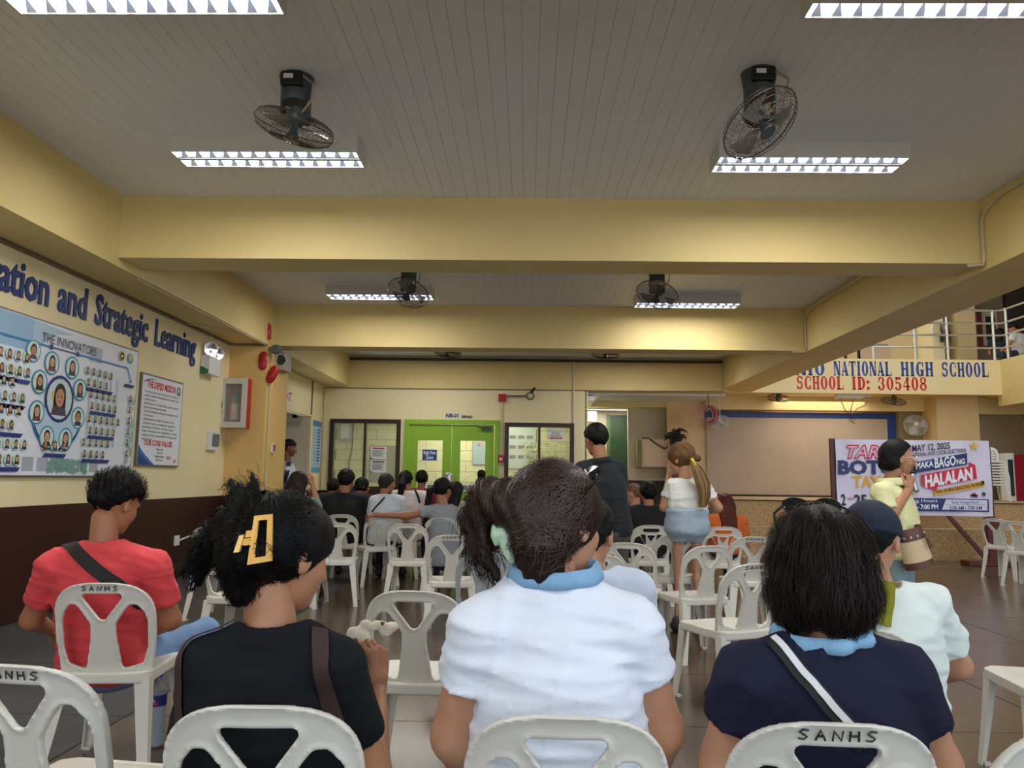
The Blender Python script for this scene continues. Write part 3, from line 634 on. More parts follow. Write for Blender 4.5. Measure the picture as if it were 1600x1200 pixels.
MB().tube([(0, 0, .12), (0, 0, (ZS+.05-e.location.z)/1.2), ((XR+.03-e.location.x)/1.2, 0, (ZS+.05-e.location.z)/1.2)], .008).build('hanger', BLACK, e); MB().tube([(-.13, 0, .03), (-.2, 0, .05), (-.25, 0, .02), (-.2, 0, -.02), (-.12, 0, 0)], .006, 5).build('loose_end', mat('pink_cable', (186, 130, 120), .4), e)
p = atD(1118, 660, 16.9); make_plain_fan((p.x+.1, 16.9, zbot+.03), (35, -35, 0), 'tilted pale fan hanging behind the red cable coil', True, .2, False, zbot+.03-p.z)
e = empty('ceiling_box', (atD(1326, 620, 16.5).x, 16.5, zbot+.03)); tag(e, 'white ceiling box with dangling black cables under the balcony', 'box')
bx('casing', WHITE, -.28, .28, -.1, .1, -.1, 0, e, .02); bx('socket', WHITE, .3, .44, -.06, .06, -.07, 0, e, .01)
for q in (((-.2, -.1), (-.1, -.35), (.0, -.45), (.06, -.6), (.12, -.55)), ((.1, -.1), (-.02, -.5), (.0, -.6), (.1, -.64)), ((.38, -.07), (.34, -.25), (.15, -.33), (.06, -.45))): MB().tube([(x, -.02, z) for x, z in q], .009, 5).build('cable', BLACK, e, True)
# ================================================================== conduits (part of the walls)
def pipe(nm, pts, r=.012, m=CONDUIT): return struct(MB().tube(pts, r, 8).build(nm, m))
pipe('trim_conduit_right', [(XR-.015, 2.7, ZC-.06), (XR-.015, 6.4, ZC-.06), (XR-.015, 6.62, ZC-.12), (XR-.015, 6.69, ZC-.2), (XR-.015, 6.69, 3.24), (XR-.02, 6.7, 3.185), (XR-.14, 6.74, 3.185)], .016)
pipe('trim_conduit_right_far', [(XR-.015, 7.2, ZC-.06), (XR-.015, 10.8, ZC-.06), (XR-.015, 11.05, ZC-.14), (XR-.015, 11.06, 3.2), (XR-.02, 11.1, 3.135), (XR-.2, 11.12, 3.135)], .016)
pipe('trim_conduit_last', [(XR-.015, 11.5, ZC-.06), (XR-.015, 15.5, ZC-.06), (XR-.015, 15.85, ZC-.12), (XR-.015, 15.86, 3.1)], .016)
pipe('trim_conduit_left', [(XL+.02, 1, ZS-.02), (XL+.02, 10.7, ZS-.02), (XL+.1, 10.76, ZS-.02), (XBL, 10.76, ZS-.02)], .016, mat('dirty_conduit', (120, 104, 76), .6))
pipe('trim_conduit_left_edge', [(XBL-.02, 7.15, ZS-.012), (XBL-.02, 10.78, ZS-.012)], .011)
pipe('trim_conduit_column', [(XBL+.035, 10.9, ZS), (XBL+.035, 10.9, .97)], .012)
pipe('trim_conduit_back', [(atD(896, 600, YB).x, YB-.035, ZC-.1), (atD(896, 600, YB).x, YB-.035, w2[3])], .018, mat('pale_conduit', (214, 206, 186), .5))
pipe('trim_conduit_far_left', [(XL+.015, 15.0, ZS), (XL+.015, 15.0, 2.45)], .014, mat('dirty_conduit', (120, 104, 76), .6))
pipe('trim_conduit_corner', [(XL+.02, YB-.02, ZS), (XL+.02, YB-.02, .97)], .012)
pipe('trim_conduit_under_left_beam', [(XL+.02, 9.3, ZS-.012), (XBL, 9.9, ZS-.012)], .008)
# ================================================================== things on the left wall
def flatX(x, y, z): return lambda u, v, w_: (x+w_, y+u, z+v)          # sheet on the left wall, u runs away from the camera
LX = XL
def portrait(k, u, v, r, col, ring=None, seed=0):
    rr = random.Random(seed); skin = rr.choice([(196, 150, 122), (184, 134, 106), (206, 162, 132)]); hair = rr.choice([(30, 24, 24), (46, 32, 28), (24, 22, 26)])
    lo_ = k.w
    if ring: k.disc(u, v, r*1.16, ring, 20); k.lay()
    k.disc(u, v, r, col, 18); k.w = lo_+.0006
    if rr.random() < .5: k.disc(u-.35*r, v+.1*r, r*.35, (214, 196, 90), 8)
    k.w = lo_+.0009; k.poly([(u-.62*r, v-.8*r), (u+.62*r, v-.8*r), (u+.5*r, v-.45*r), (u+.2*r, v-.3*r), (u-.2*r, v-.3*r), (u-.5*r, v-.45*r)], rr.choice([(70, 60, 80), (110, 60, 66), (50, 60, 96), (34, 30, 36)]))
    long_ = rr.random() < .6
    k.w = lo_+.0012; k.disc(u, v+.16*r, r*.48, hair, 12, ry=r*.62)
    if long_: k.poly([(u-.48*r, v+.1*r), (u-.5*r, v-.42*r), (u-.3*r, v-.42*r), (u-.2*r, v)], hair); k.poly([(u+.48*r, v+.1*r), (u+.5*r, v-.42*r), (u+.3*r, v-.42*r), (u+.2*r, v)], hair)
    k.w = lo_+.0015; k.disc(u, v+.06*r, r*.36, skin, 12, ry=r*.46); k.w = lo_+.0018; k.disc(u, v-.12*r, r*.12, (170, 70, 70), 6, ry=r*.05)
    k.disc(u-.13*r, v+.12*r, r*.05, (30, 24, 24), 5); k.disc(u+.13*r, v+.12*r, r*.05, (30, 24, 24), 5)
    k.w = lo_
by1 = atX(213, 549, XL).y; by0, bz0, bz1 = by1-2.49, atX(205, 746, XL).z, atX(213, 549, XL).z
e = empty('poster_board', (LX, by0, bz0)); tag(e, 'large framed poster board of round staff portraits on the left wall', 'poster')
BW_, BH_ = by1-by0, bz1-bz0
bx('frame', mat('aluminium_frame', (120, 116, 112), .35, metal=.7), 0, .03, -.0, BW_, 0, BH_, e); bx('board', mat('poster_paper', (226, 230, 240), .35), .03, .033, .015, BW_-.015, .015, BH_-.015, e)
k = Ink(lambda u, v, w_: (.033+w_, u, v), .0001)
k.rect(.02, BH_-.3, .7, BH_-.02, (150, 186, 214)); k.poly([(.7, BH_-.3), (1.0, BH_-.1), (1.3, BH_-.05), (.7, BH_-.02)], (176, 200, 220)); k.rect(1.55, BH_-.25, 1.78, BH_-.1, (176, 190, 206))
k.ring(1.25, BH_-.2, .07, .015, (170, 186, 204), 0, PI); 
for a_ in range(9): k.rect(.1+a_*.2, .05, .25+a_*.2, .17, (168, 176, 186))
for a_ in range(60): q = random.Random(a_); k.lay().disc(1.35+q.uniform(-.3, .3), .1+q.uniform(-.05, .05), .03, (120, 160, 150), 6)
for a_ in range(40): q = random.Random(a_+99); k.lay().disc(2.4+q.uniform(-.04, .04), .1+q.uniform(0, .8), .03, (150, 190, 180), 6)
for a_ in range(5): k.rect(1.6+a_*.12, .3, 1.62+a_*.12, BH_-.35, (196, 204, 216))
k.lay().text('THE INNOVATORS', 1.235, BH_-.19, .085, (60, 66, 84), width=.84, bold=.0, align='c')
k.rect(.02, BH_-.225, .95, BH_-.21, (44, 140, 196)); k.rect(.95, BH_-.222, 1.35, BH_-.212, (70, 84, 110)); k.rect(1.35, BH_-.225, 2.25, BH_-.21, (44, 140, 196)); k.poly([(2.25, BH_-.225), (2.265, BH_-.21), (2.34, BH_-.33), (2.32, BH_-.33)], (44, 140, 196))
k.lay(); k.disc(.95, BH_-.217, .025, (20, 70, 150)); k.disc(1.35, BH_-.217, .025, (20, 70, 150)); k.disc(2.34, BH_-.35, .02, (44, 140, 196))
k.disc(2.13, BH_-.11, .055, (200, 180, 90)); k.disc(2.13, BH_-.11, .038, (90, 110, 110)); k.disc(2.3, BH_-.11, .055, (60, 150, 170)); k.lay(); k.disc(2.3, BH_-.1, .035, (214, 200, 70)); k.disc(2.13, BH_-.11, .02, (220, 214, 190)); k.w -= k.step
# centre cluster
cu, cv = 1.13, .60
k.ring(cu, cv+.02, .36, .03, (30, 120, 190), PI*1.02, PI*1.98, 40); k.disc(cu, cv+.0, .36, (180, 206, 226), 30, a0=PI, a1=2*PI)
k.lay(); portrait(k, cu, cv+.1, .185, (196, 214, 214), (24, 40, 110), 7)
for i, a_ in enumerate((118, 62, 158, 22, 200, -20, 245, 295)):
    portrait(k, cu+.325*math.cos(rad(a_)), cv+.08+.37*math.sin(rad(a_)), .092, (206, 226, 222), (40, 140, 170), 20+i)
portrait(k, cu-.42, cv+.47, .085, (206, 226, 222), (60, 160, 190), 41)
NV = (30, 50, 120)
def bar(u0, u1, v): k.poly([(u0, v), (u1-.03, v), (u1, v+.035), (u0+.03, v+.035)], NV)
sd = 100
for (u0, v0, rows, r_) in ((.09, 1.0, (6, 6), .052), (.05, .78, (5, 6), .05), (.05, .55, (6, 5), .05), (.05, .27, (7, 6), .05)):
    for rI, nn in enumerate(rows):
        for c_ in range(nn): sd += 1; portrait(k, u0+c_*.108+(.03 if rI else 0), v0-rI*.125, r_, (196, 222, 214), None, sd)
    bar(u0-.05, u0+.62, v0-rI*.125-.1)
for (u0, v0, rows, r_) in ((1.53, 1.02, (5, 4), .045), (1.62, .80, (5, 5), .045), (1.62, .565, (6, 5), .045), (1.56, .335, (5, 4), .045)):
    for rI, nn in enumerate(rows):
        for c_ in range(nn): sd += 1; portrait(k, u0+c_*.105+(.03 if rI else 0), v0-rI*.11, r_, (196, 222, 214), None, sd)
    bar(u0-.02, u0+.48, v0-rI*.11-.085)
for c_ in range(3): sd += 1; portrait(k, .98+c_*.14, .28, .06, (196, 222, 214), None, sd)
bar(.95, 1.3, .175); bar(2.2, 2.42, BH_-.42)
for r_ in range(6): sd += 1; portrait(k, 2.36, .83-.115*r_, .045, (214, 222, 224), None, sd)
k.build('print', e)
e = empty('mission_board', (LX, atX(219, 581, XL).y, atX(210, 728, XL).z)); tag(e, 'small framed mission and values poster right of the big board', 'poster')
mw = atX(284, 595, XL).y-atX(219, 581, XL).y; mh = atX(219, 581, XL).z-atX(210, 728, XL).z
bx('frame', mat('aluminium_frame', (120, 116, 112), .35), 0, .025, 0, mw, 0, mh, e); bx('board', mat('poster_paper', (226, 230, 240), .35), .025, .028, .02, mw-.02, .02, mh-.02, e)
k = Ink(lambda u, v, w_: (.028+w_, u, v)); k.poly([(.02, .02), (.4, .02), (.12, .16), (.02, .24)], (30, 110, 180)); k.poly([(.03, mh-.12), (.2, mh-.04), (.36, mh-.05), (.05, mh-.09)], (120, 180, 200))
k.lay(); k.poly([(.02, .02), (.3, .02), (.02, .16)], (20, 60, 130)); k.build('corner_print', e); k = Ink(lambda u, v, w_: (.0286+w_, u, v)); k.text('THE DEPED MISSION', .12, mh-.15, .075, (200, 34, 50), width=.7, bold=.04); k.build('heading_print', e); k = Ink(lambda u, v, w_: (.0286+w_, u, v))
L_ = ['To protect and promote the right of every Filipino to', 'quality, equitable, culture-based and complete basic', 'education where:', 'Students learn in a child-friendly, gender-sensitive,', 'safe and motivating environment.', 'Teachers facilitate learning and constantly nurture', 'every learner.', 'Administrators and staff, as stewards of the', 'institution, ensure an enabling and supportive', 'environment for effective learning to happen.', 'Family, community and other stakeholders are actively', 'engaged and share responsibility for developing life-', 'long learners.']
for i, t_ in enumerate(L_): k.text(t_, .08, mh-.21-i*.044, .026, (44, 50, 70), width=min(.84, len(t_)*.0168), bold=.008)
k.text('OUR CORE VALUES', .14, .235, .06, (200, 34, 50), width=.68, bold=.04)
for i, t_ in enumerate(('Maka-Diyos', 'Maka-tao', 'Makakalikasan', 'Makabansa')): k.text(t_, .52, .185-i*.04, .026, (44, 50, 70), width=len(t_)*.017, bold=.008, align='c')
k.disc(.9, mh-.12, .055, (30, 120, 160)); k.text('BAGO', .7, .09, .035, (190, 30, 40), width=.1, bold=.03); k.poly([(.86, .1), (.9, .04), (.95, .1), (.9, .075)], (170, 40, 40)); k.lay(); k.disc(.9, mh-.11, .03, (214, 200, 70)); k.build('print', e)
# painted raised letters
NAVY = mat('navy_letter', (26, 52, 108), .5)
e = empty('wall_lettering', (LX, 5.0, 2.7)); tag(e, 'navy raised lettering reading Innovation and Strategic Learning on left wall', 'lettering')
def letters(word, y0, y1, hgt, z0=2.715):
    vs0, _, W0 = text2d(word, .02); sc = (y1-y0)/W0; u = 0
    for i, ch in enumerate(word):
        pre = text2d(word[:i+1], .02)[2]; vs, fs, wd_ = text2d(ch, .02); a_ = pre-wd_
        n = len(vs); P = [(0.001, y0+(a_+x)*sc-5.0, z0+y*hgt-2.7) for x, y in vs]+[(.016, y0+(a_+x)*sc-5.0, z0+y*hgt-2.7) for x, y in vs]
        F_ = [tuple(i_+n for i_ in f[::-1]) for f in fs]; ed = {}
        for f in fs:
            for q in range(len(f)):
                a2, b2 = f[q], f[(q+1) % len(f)]; ed[(a2, b2)] = 1
        for a2, b2 in ed:
            if (b2, a2) not in ed: F_.append((a2, b2, b2+n, a2+n))
        MB().add(P, F_).build('letter', NAVY, e)
_ly = lambda px, py: atX(px, py, XL+.01).y
letters('Innovation', _ly(77, 455)-1.36, _ly(77, 455), .30); letters('and', _ly(91, 470), _ly(136, 480), .30); letters('Strategic', _ly(149, 490), _ly(232, 510), .30); letters('Learning', _ly(243, 520), _ly(306, 540), .30)
# emergency lamp, socket, cabinet, alarm cluster
e = empty('emergency_lamp', (LX, atX(313, 570, XL).y, atX(320, 586, XL).z)); tag(e, 'white emergency light box with two round chrome lamps on left wall', 'lamp')
bx('battery_box', WHITE, 0, .12, 0, .36, 0, .24, e, .01)
k = Ink(lambda u, v, w_: (u, -.001-w_, v)); k.poly([(.0, 0), (.11, 0), (.11, .05), (.04, .09), (0, .1)], (40, 120, 70)); k.build('print', e)
for y_, z_ in ((.08, .34), (.28, .31)):
    Mx = Matrix.Translation((.09, y_, z_)) @ Matrix.Rotation(rad(30), 4, 'Z') @ Matrix.Rotation(rad(100), 4, 'X')
    MB().lathe([(0, -.05), (.05, -.04), (.085, .02), (.09, .05), (.08, .05), (.02, .035), (0, .035)], 16, Mx).build('lamp_head', mat('chrome', (230, 230, 230), .08, metal=1), e, True)
MB().tube([(.02, .15, .5), (.04, .2, .55), (.04, .3, .48), (.06, .3, .3)], .006, 5).build('wire', CONDUIT, e)
e = empty('wall_socket', (LX, atX(322, 690, XL).y, atX(322, 703, XL).z)); tag(e, 'grey weatherproof outlet in white box under the cabinet', 'socket')
bx('back_box', WHITE, 0, .05, 0, .3, 0, .26, e, .008); bx('cover', mat('grey_cover', (100, 106, 108), .4), .05, .08, .08, .26, .06, .22, e, .012)
e = empty('wall_plate', (LX, atX(271, 850, XL).y, atX(271, 853, XL).z)); tag(e, 'small white wall plate on the brown dado with a rail beside it', 'socket'); bx('plate', WHITE, 0, .02, 0, .12, 0, .12, e, .004); MB().tube([(.02, .12, .06), (.03, .7, .12)], .012).build('rail', WHITE, e)
a = atD(341, 668, 10.6); b = atD(387, 591, 10.6)
e = empty('extinguisher_cabinet', (a.x, 10.78, a.z)); tag(e, 'red fire cabinet with white framed glass door on the ochre column', 'cabinet'); cw = b.x-a.x; chh = b.z-a.z
MB().box(0, cw, -.02, 0, 0, chh).box(0, .015, -.16, -.02, 0, chh).box(cw-.015, cw, -.16, -.02, 0, chh).box(.015, cw-.015, -.16, -.02, 0, .015).box(.015, cw-.015, -.16, -.02, chh-.015, chh).build('body', RED, e); WF = mat('cream_frame', (206, 202, 188), .4)
d = bx('door', WF, 0, .07, -.19, -.16, 0, chh, e); bx('door_rail', WF, cw-.07, cw, -.19, -.16, 0, chh, d); bx('door_rail', WF, .07, cw-.07, -.19, -.16, 0, .08, d); bx('door_rail', WF, .07, cw-.07, -.19, -.16, chh-.08, chh, d)
bx('pane', GLASS, .07, cw-.07, -.17, -.166, .08, chh-.08, e); MB().box(.025, .04, -.2, -.19, .27, .36).box(.03, .035, -.2, -.19, .2, .24).build('latch', BLACK, d)
e2 = empty('fire_extinguisher', (a.x+cw/2, 10.74-.0, a.z+.016)); tag(e2, 'fire extinguisher with white label behind the cabinet glass', 'extinguisher')
e2.location.y = 10.695; e2.scale = (1, 1, 1.25)
MB().lathe([(0, 0), (.055, 0), (.06, .02), (.06, .3), (.045, .35), (.02, .37), (.018, .42), (0, .42)], 18).build('cylinder', mat('olive_tank', (88, 92, 66), .35), e2, True); MB().lathe([(.061, .08), (.061, .26)], 18).build('label', mat('label_paper', (196, 170, 150), .5), e2, True)
MB().box(-.05, .03, -.01, .01, .4, .43).box(-.01, .01, -.012, .012, .43, .46).build('valve', BLACK, e2)
# alarm cluster on the column edge
p = atD(440, 548, 10.9); e = empty('alarm_cluster', (XBL+.03, 10.9, p.z)); tag(e, 'grey hub with thin arms and three red bells on column corner', 'alarm')
MB().lathe([(0, -.03), (.06, -.03), (.075, 0), (.06, .05), (0, .05)], 16, Matrix.Translation((.1, -.12, .0)) @ Matrix.Rotation(rad(90), 4, 'X')).build('hub', mat('grey_hub', (84, 90, 84), .4), e, True)
for q in ((.38, -.12, .02), (.12, -.14, -.18), (-.02, -.1, .03), (.22, -.12, -.06)): MB().tube([(.1, -.12, 0), q], .012, 6).build('arm', mat('grey_arm', (110, 108, 100), .4), e)
MB().tube([(.02, 0, 0), (.1, -.1, 0)], .02).build('mount', FG, e)
for q, rt, sc in (((-.06, -.1, .25), (0, 0), 1.0), ((-.08, -.1, -.17), (0, 0), 1.0), ((.06, -.1, -.36), (0, 25), .95)):
    Mx = Matrix.Translation(q) @ Matrix.Rotation(rad(rt[1]), 4, 'Y') @ Matrix.Diagonal((.75*sc, .5, 1.35*sc, 1))
    MB().lathe([(0, -.1), (.05, -.1), (.09, -.07), (.1, 0), (.09, .07), (.05, .1), (0, .1)], 16, Mx).build('red_bell', RED, e, True)
MB().tube([(.06, -.1, -.46), (.03, -.1, -.55), (.08, -.1, -.58), (.1, -.1, -.48)], .005, 5).build('wire', CONDUIT, e)
p0 = atX(450, 586, XBL+.01); e = empty('wall_speaker', (XBL+.02, 11.35, p0.z)); tag(e, 'small grey wall speaker behind the red bells', 'speaker')
bx('box', mat('speaker_grey', (150, 148, 142), .5), 0, .1, -.15, .2, 0, .3, e, .01); MB().lathe([(0, 0), (.07, 0), (.075, .01), (.05, .012), (0, .004)], 16, Matrix.Translation((.05, -.15, .15)) @ Matrix.Rotation(rad(90), 4, 'X')).build('cone', DARK, e, True)
p = atX(453, 640, XL); e = empty('exit_sign', (XL, 13.55, 2.5)); tag(e, 'white paper sign reading EXIT in red on the far left wall', 'sign')
bx('sheet', mat('paper_w', (232, 232, 228), .6), 0, .008, -.32, .2, 0, .3, e); k = Ink(lambda u, v, w_: (.008+w_, u, v)); k.text('EXIT', -.04, .08, .15, (206, 40, 44), width=.42, bold=.02, align='c'); k.build('print', e)
e = empty('pull_station', (XBL+.02, 11.15, 1.58)); tag(e, 'small red and white switch on the column side', 'switch'); bx('plate', WHITE, 0, .03, -.06, .06, 0, .14, e, .004); bx('lever', RED, .03, .045, -.03, .03, .02, .12, e, .004)
za, zb = atX(493, 738, XL).z, atX(493, 657, XL).z
e = empty('tall_wall_chart', (XL, 15.17, za)); tag(e, 'tall light blue chart on the wall beside the side door', 'poster'); hh = zb-za
bx('sheet', mat('pale_blue_sheet', (176, 206, 222), .5), 0, .01, 0, .62, 0, hh, e); k = Ink(lambda u, v, w_: (.01+w_, u, v)); k.rect(0, hh-.12, .62, hh, (60, 130, 180)); k.rect(0, 0, .62, .1, (90, 160, 200))
for r_ in range(11): k.rect(.32, hh-.2-r_*.062, .56, hh-.165-r_*.062, (44, 86, 150)); k.rect(.08, hh-.2-r_*.062, .24, hh-.165-r_*.062, (120, 160, 190))
for r_ in range(3):
    for c_ in range(2): k.disc(.18+.25*c_, .16+.1*r_, .03, (110, 110, 120), 8)
k.build('print', e)
p = atD(785, 622, YB); e = empty('fire_bell_box', (p.x, YB, p.z)); tag(e, 'square red alarm box right of the green doors, near ceiling', 'alarm'); bx('box', RED, -.08, .08, -.08, 0, -.08, .08, e, .01)
MB().tube([(0, -.03, -.08), (0, -.03, atD(785, 712, YB).z-p.z)], .013).build('pipe', CONDUIT, e)
MB().tube([(.08, -.05, .04), (.5, -.07, .04), (.53, -.08, .02)], .018).build('bracket_pipe', mat('grey_pipe', (110, 100, 84), .5), e); MB().tube([(.58+.07*math.cos(a), -.09, .04+.07*math.sin(a)) for a in np.linspace(0, 6.28, 18)], .018).build('bracket_ring', mat('grey_pipe', (110, 100, 84), .5), e)
MB().tube([(.6, -.09, .1), (.66, -.12, .2), (.6, -.12, .12)], .03, 6).build('spot_lamp', DARK, e)
p = atD(782, 717, YB); e = empty('pull_station', (p.x, YB, p.z)); tag(e, 'small red fire pull station beside the green door frame', 'switch'); bx('box', RED, -.06, .07, -.05, 0, -.08, .08, e, .008); bx('lever', WHITE, -.02, .03, -.06, -.05, -.03, .02, e)
# ================================================================== balcony railing and upstairs things
e = empty('balcony_railing', (atD(1367, 540, YF).x, YF+.08, ztop)); tag(e, 'chrome railing with four bars along the upper balcony', 'railing'); ox = e.location.x
STL = mat('chrome_rail', (214, 212, 206), .18, metal=.9)
pxs = [1367, 1432.5, 1484, 1557]; rh = [atD(1400, 541, YF).z-ztop]
for i, px in enumerate(pxs): x = fx(px, 540)-ox; MB().tube([(x, 0, 0), (x, 0, .28 if i == 0 else 1.1)], .028, 10).build('post', STL, e, True)
for j, z_ in enumerate((.27, .54, .8, 1.08)): MB().tube([(fx(pxs[0] if j == 0 else 1300, 540)-ox, 0, z_), (fx(1557, 540)-ox, 0, z_)], .022 if j < 3 else .03, 10).build('rail', STL, e, True)
xr = fx(1571, 540)-ox
for y_ in (-.15, -1.5, -2.9, -4.3): MB().tube([(xr, y_, 0), (xr, y_, 1.1)], .028, 10).build('post', STL, e, True)
for z_ in (.27, .54, .8, 1.08): MB().tube([(fx(1557, 540)-ox, 0, z_), (xr-.02, -.02, z_), (xr, -.2, z_), (xr, -4.3, z_)], .022, 10).build('rail', STL, e, True)
a = atD(1531, 537, 19.25); e = empty('framed_picture', (a.x, 19.29, a.z-.1)); tag(e, 'dark framed picture with red edge on the upstairs wall', 'picture'); bx('frame', mat('red_frame', (110, 20, 28), .5), 0, .5, -.03, 0, 0, 1.0, e); bx('panel', mat('pale_mount', (170, 160, 140), .5), .1, .48, -.035, -.03, .05, .95, e); bx('photo', BLACK, .18, .42, -.04, -.035, .2, .8, e)
a = atD(1515, 496, 18.9); e = empty('wall_monitor', (a.x-.3, 19.27, a.z-.05)); tag(e, 'black flat monitor high on the upstairs wall', 'monitor'); bx('screen', BLACK, -.4, .5, -.1, 0, 0, .5, e, .01); bx('mount', DARK, -.1, .2, 0, .02, .1, .4, e)
e = empty('upstairs_desk', (fx(1385, 540), 17.6, ztop-.02)); tag(e, 'grey topped desk with dark legs upstairs at the railing', 'desk'); bx('top', mat('grey_top', (130, 124, 116), .4), -.5, .55, -.3, .3, .5, .54, e); bx('front_panel', mat('desk_panel', (186, 160, 124), .5), -.1, .6, -.28, -.25, .05, .5, e)
for x_ in (-.42, -.12): bx('leg', BLACK, x_, x_+.05, -.28, -.23, 0, .5, e)
bx('door_4', mat('dark_upper_door', (40, 32, 30), .5), atD(1574, 520, 19.2).x, 12.6, 19.2, 19.3, ztop-.2, 7.0); struct(bpy.data.objects['door_4'])
e = empty('upstairs_plant', (atD(1530, 560, 18.2).x, 18.2, ztop-.02)); tag(e, 'low dark plants in a trough behind the upper railing', 'plant'); bx('trough', DARK, -.6, .6, -.1, .1, 0, .12, e); mb = MB()
for q in range(40): x_ = rl.uniform(-.6, .6); mb.tube([(x_, 0, .1), (x_+rl.uniform(-.1, .1), rl.uniform(-.1, .1), rl.uniform(.2, .34))], [.012, .004], 4)
mb.build('foliage', mat('dark_green_leaf', (30, 34, 22), .6), e)
# ================================================================== banner on its red stand
BY = 12.35
A = atD(1302.5, 685, BY); B2 = atD(1542, 690.5, BY); zb_ = atD(1420, 805, BY).z; zt_ = (A.z+B2.z)/2
e = empty('banner_stand', ((A.x+B2.x)/2, BY, 0)); tag(e, 'white election banner on a dark red wooden stand before the stage', 'banner'); w_ = (B2.x-A.x)/2; bh = zt_-zb_; ins = .0
bx('post', MAROON, -w_-.06, -w_+.02, -.02, .05, .0, zt_+.01, e); bx('post', MAROON, w_-.04, w_+.05, -.0, .06, .0, zt_-.02, e)
bx('post_lower', MAROON, w_-.08, w_+.1, -.03, .09, .02, zb_-.02, e, .01); bx('base', MAROON, w_-.45, w_+.3, -.12, .14, 0, .08, e, .012); bx('base', MAROON, -w_-.3, -w_+.3, -.12, .14, 0, .08, e, .012)
bx('brace', MAROON, -.03, .03, 0, .04, 0, 1.1, e, 0, Matrix.Translation((w_-.1, -.02, .08)) @ Matrix.Rotation(rad(-40), 4, 'Y'))
BNR = mat('banner_vinyl', (224, 214, 234), .4); mb = MB(); nx_, nz_ = 40, 16; vs = []
def bo(u, v): return .012*math.sin(u*23+v*3)*math.sin(v*9+1)+.01*math.sin(u*7+1)
W3 = 2*w_
for j in range(nz_+1):
    for i in range(nx_+1): u, v = i/nx_, j/nz_; vs.append((-w_+u*W3, -.045-bo(u, v), zb_+v*bh))
mb.add(vs, [(j*(nx_+1)+i, j*(nx_+1)+i+1, (j+1)*(nx_+1)+i+1, (j+1)*(nx_+1)+i) for j in range(nz_) for i in range(nx_)]); mb.build('banner_sheet', BNR, e, True)
k = Ink(lambda u, v, q: (-w_+u*W3, -.047-.011-.01-q, zb_+v*bh), .0015)
asp = W3/bh
def px2(px, py): a_ = atD(px, py, BY); return ((a_.x-A.x)/W3, (a_.z-zb_)/bh)
def T(body, x0, y0, x1, y1, col, bold=.04, shear=0.0, dy=0):   # text with baseline from (x0,y0) to (x1,y0'), cap top y1
    a_ = px2(x0, y0); b_ = px2(x1, y0+dy); c_ = px2(x0, y1)
    vs_, fs_, wd_ = text2d(body, bold, shear); n = len(k.v)
    for X_, Y_ in vs_: t_ = X_/wd_; k.v.append((a_[0]+t_*(b_[0]-a_[0]), a_[1]+t_*(b_[1]-a_[1])+Y_*(c_[1]-a_[1]), k.w))
    for f_ in fs_: k.f.append(tuple(i_+n for i_ in f_)); k.c.append(lin(col))
def Pg(pts, col): k.poly([px2(*q) for q in pts], col)
NB_ = (36, 44, 104); RB = (214, 28, 62); YB_ = (232, 170, 44)
def star(x, y, r, col): Pg([(x+(r if i % 2 == 0 else r*.42)*math.sin(PI*i/5), y-(r if i % 2 == 0 else r*.42)*math.cos(PI*i/5)) for i in range(10)], col)
T('TARA', 1320, 716, 1390, 696, RB, .05, .3); k.lay(); T('TARA', 1321.5, 715, 1388, 697, (232, 200, 214), -.005, .3)
T('BOTO', 1307, 740, 1400, 720, NB_, .045); T('TAYO', 1329, 761, 1392, 744, YB_, .045); T('2', 1312, 789, 1319, 772, (20, 20, 24), .03); T('25', 1332, 789, 1352, 773, (20, 20, 24), .03)
a_ = px2(1325.5, 779)
for q in range(3): k.ring(a_[0], a_[1], .006+.006*q, .0025, (196, 70, 80), n=16)
T('MAY 12, 2025', 1422, 706, 1481, 696, (26, 24, 30), .02, 0, -5); T('NATIONAL AND LOCAL ELECTIONS', 1418, 714.5, 1506, 708.5, (26, 24, 30), .015, 0, -8)
star(1518, 697.5, 8, (232, 176, 60)); star(1429, 770, 5, (240, 190, 120)); star(1410, 743, 9, (240, 180, 80)); star(1532, 754, 5, (244, 200, 130))
Pg([(1421, 723), (1507, 708), (1507.5, 726), (1421, 740)], NB_); Pg([(1436, 742), (1510, 729), (1510, 722), (1520, 727), (1522.5, 748), (1461, 760), (1460, 767), (1437, 758)], RB)
Pg([(1456, 766.5), (1533, 751), (1534.5, 760), (1456, 774.5)], YB_); k.lay()
T('MAKA', 1428, 732.5, 1455, 723, (240, 240, 246), .03, 0, -3.5); T('BAGO', 1457, 731, 1490, 716.5, (240, 240, 246), .03, 0, -4.5); T('NG', 1491, 726, 1504, 718, (240, 240, 246), .03, 0, -1.5)
T('HALALAN', 1442, 761, 1516, 744, (244, 240, 244), .05, 0, -13); T('PARA SA MAKABAGONG PILIPINO', 1458, 771.5, 1532, 766, (40, 30, 20), .02, 0, -13)
Pg([(1380, 777), (1541, 780), (1541, 799.5), (1380, 797.5)], NB_); k.lay(); Pg([(1474, 780), (1538.5, 781.5), (1538.5, 797.5), (1468, 796)], (222, 214, 232)); k.lay()
T('Voting Hours', 1405, 784.5, 1461, 779.5, (210, 214, 236), .015); T('7:00 AM - 7:00 PM', 1398, 795, 1462, 788, (240, 240, 246), .03); T('Early Voting Hours', 1483, 786.5, 1525, 782, (90, 94, 150), .01); T('5:00 AM - 7:00 AM', 1480, 796, 1530, 790.5, NB_, .02)
T('senior citizens persons with disability and pregnant women', 1474, 789, 1535, 787.5, (90, 94, 150), .0)
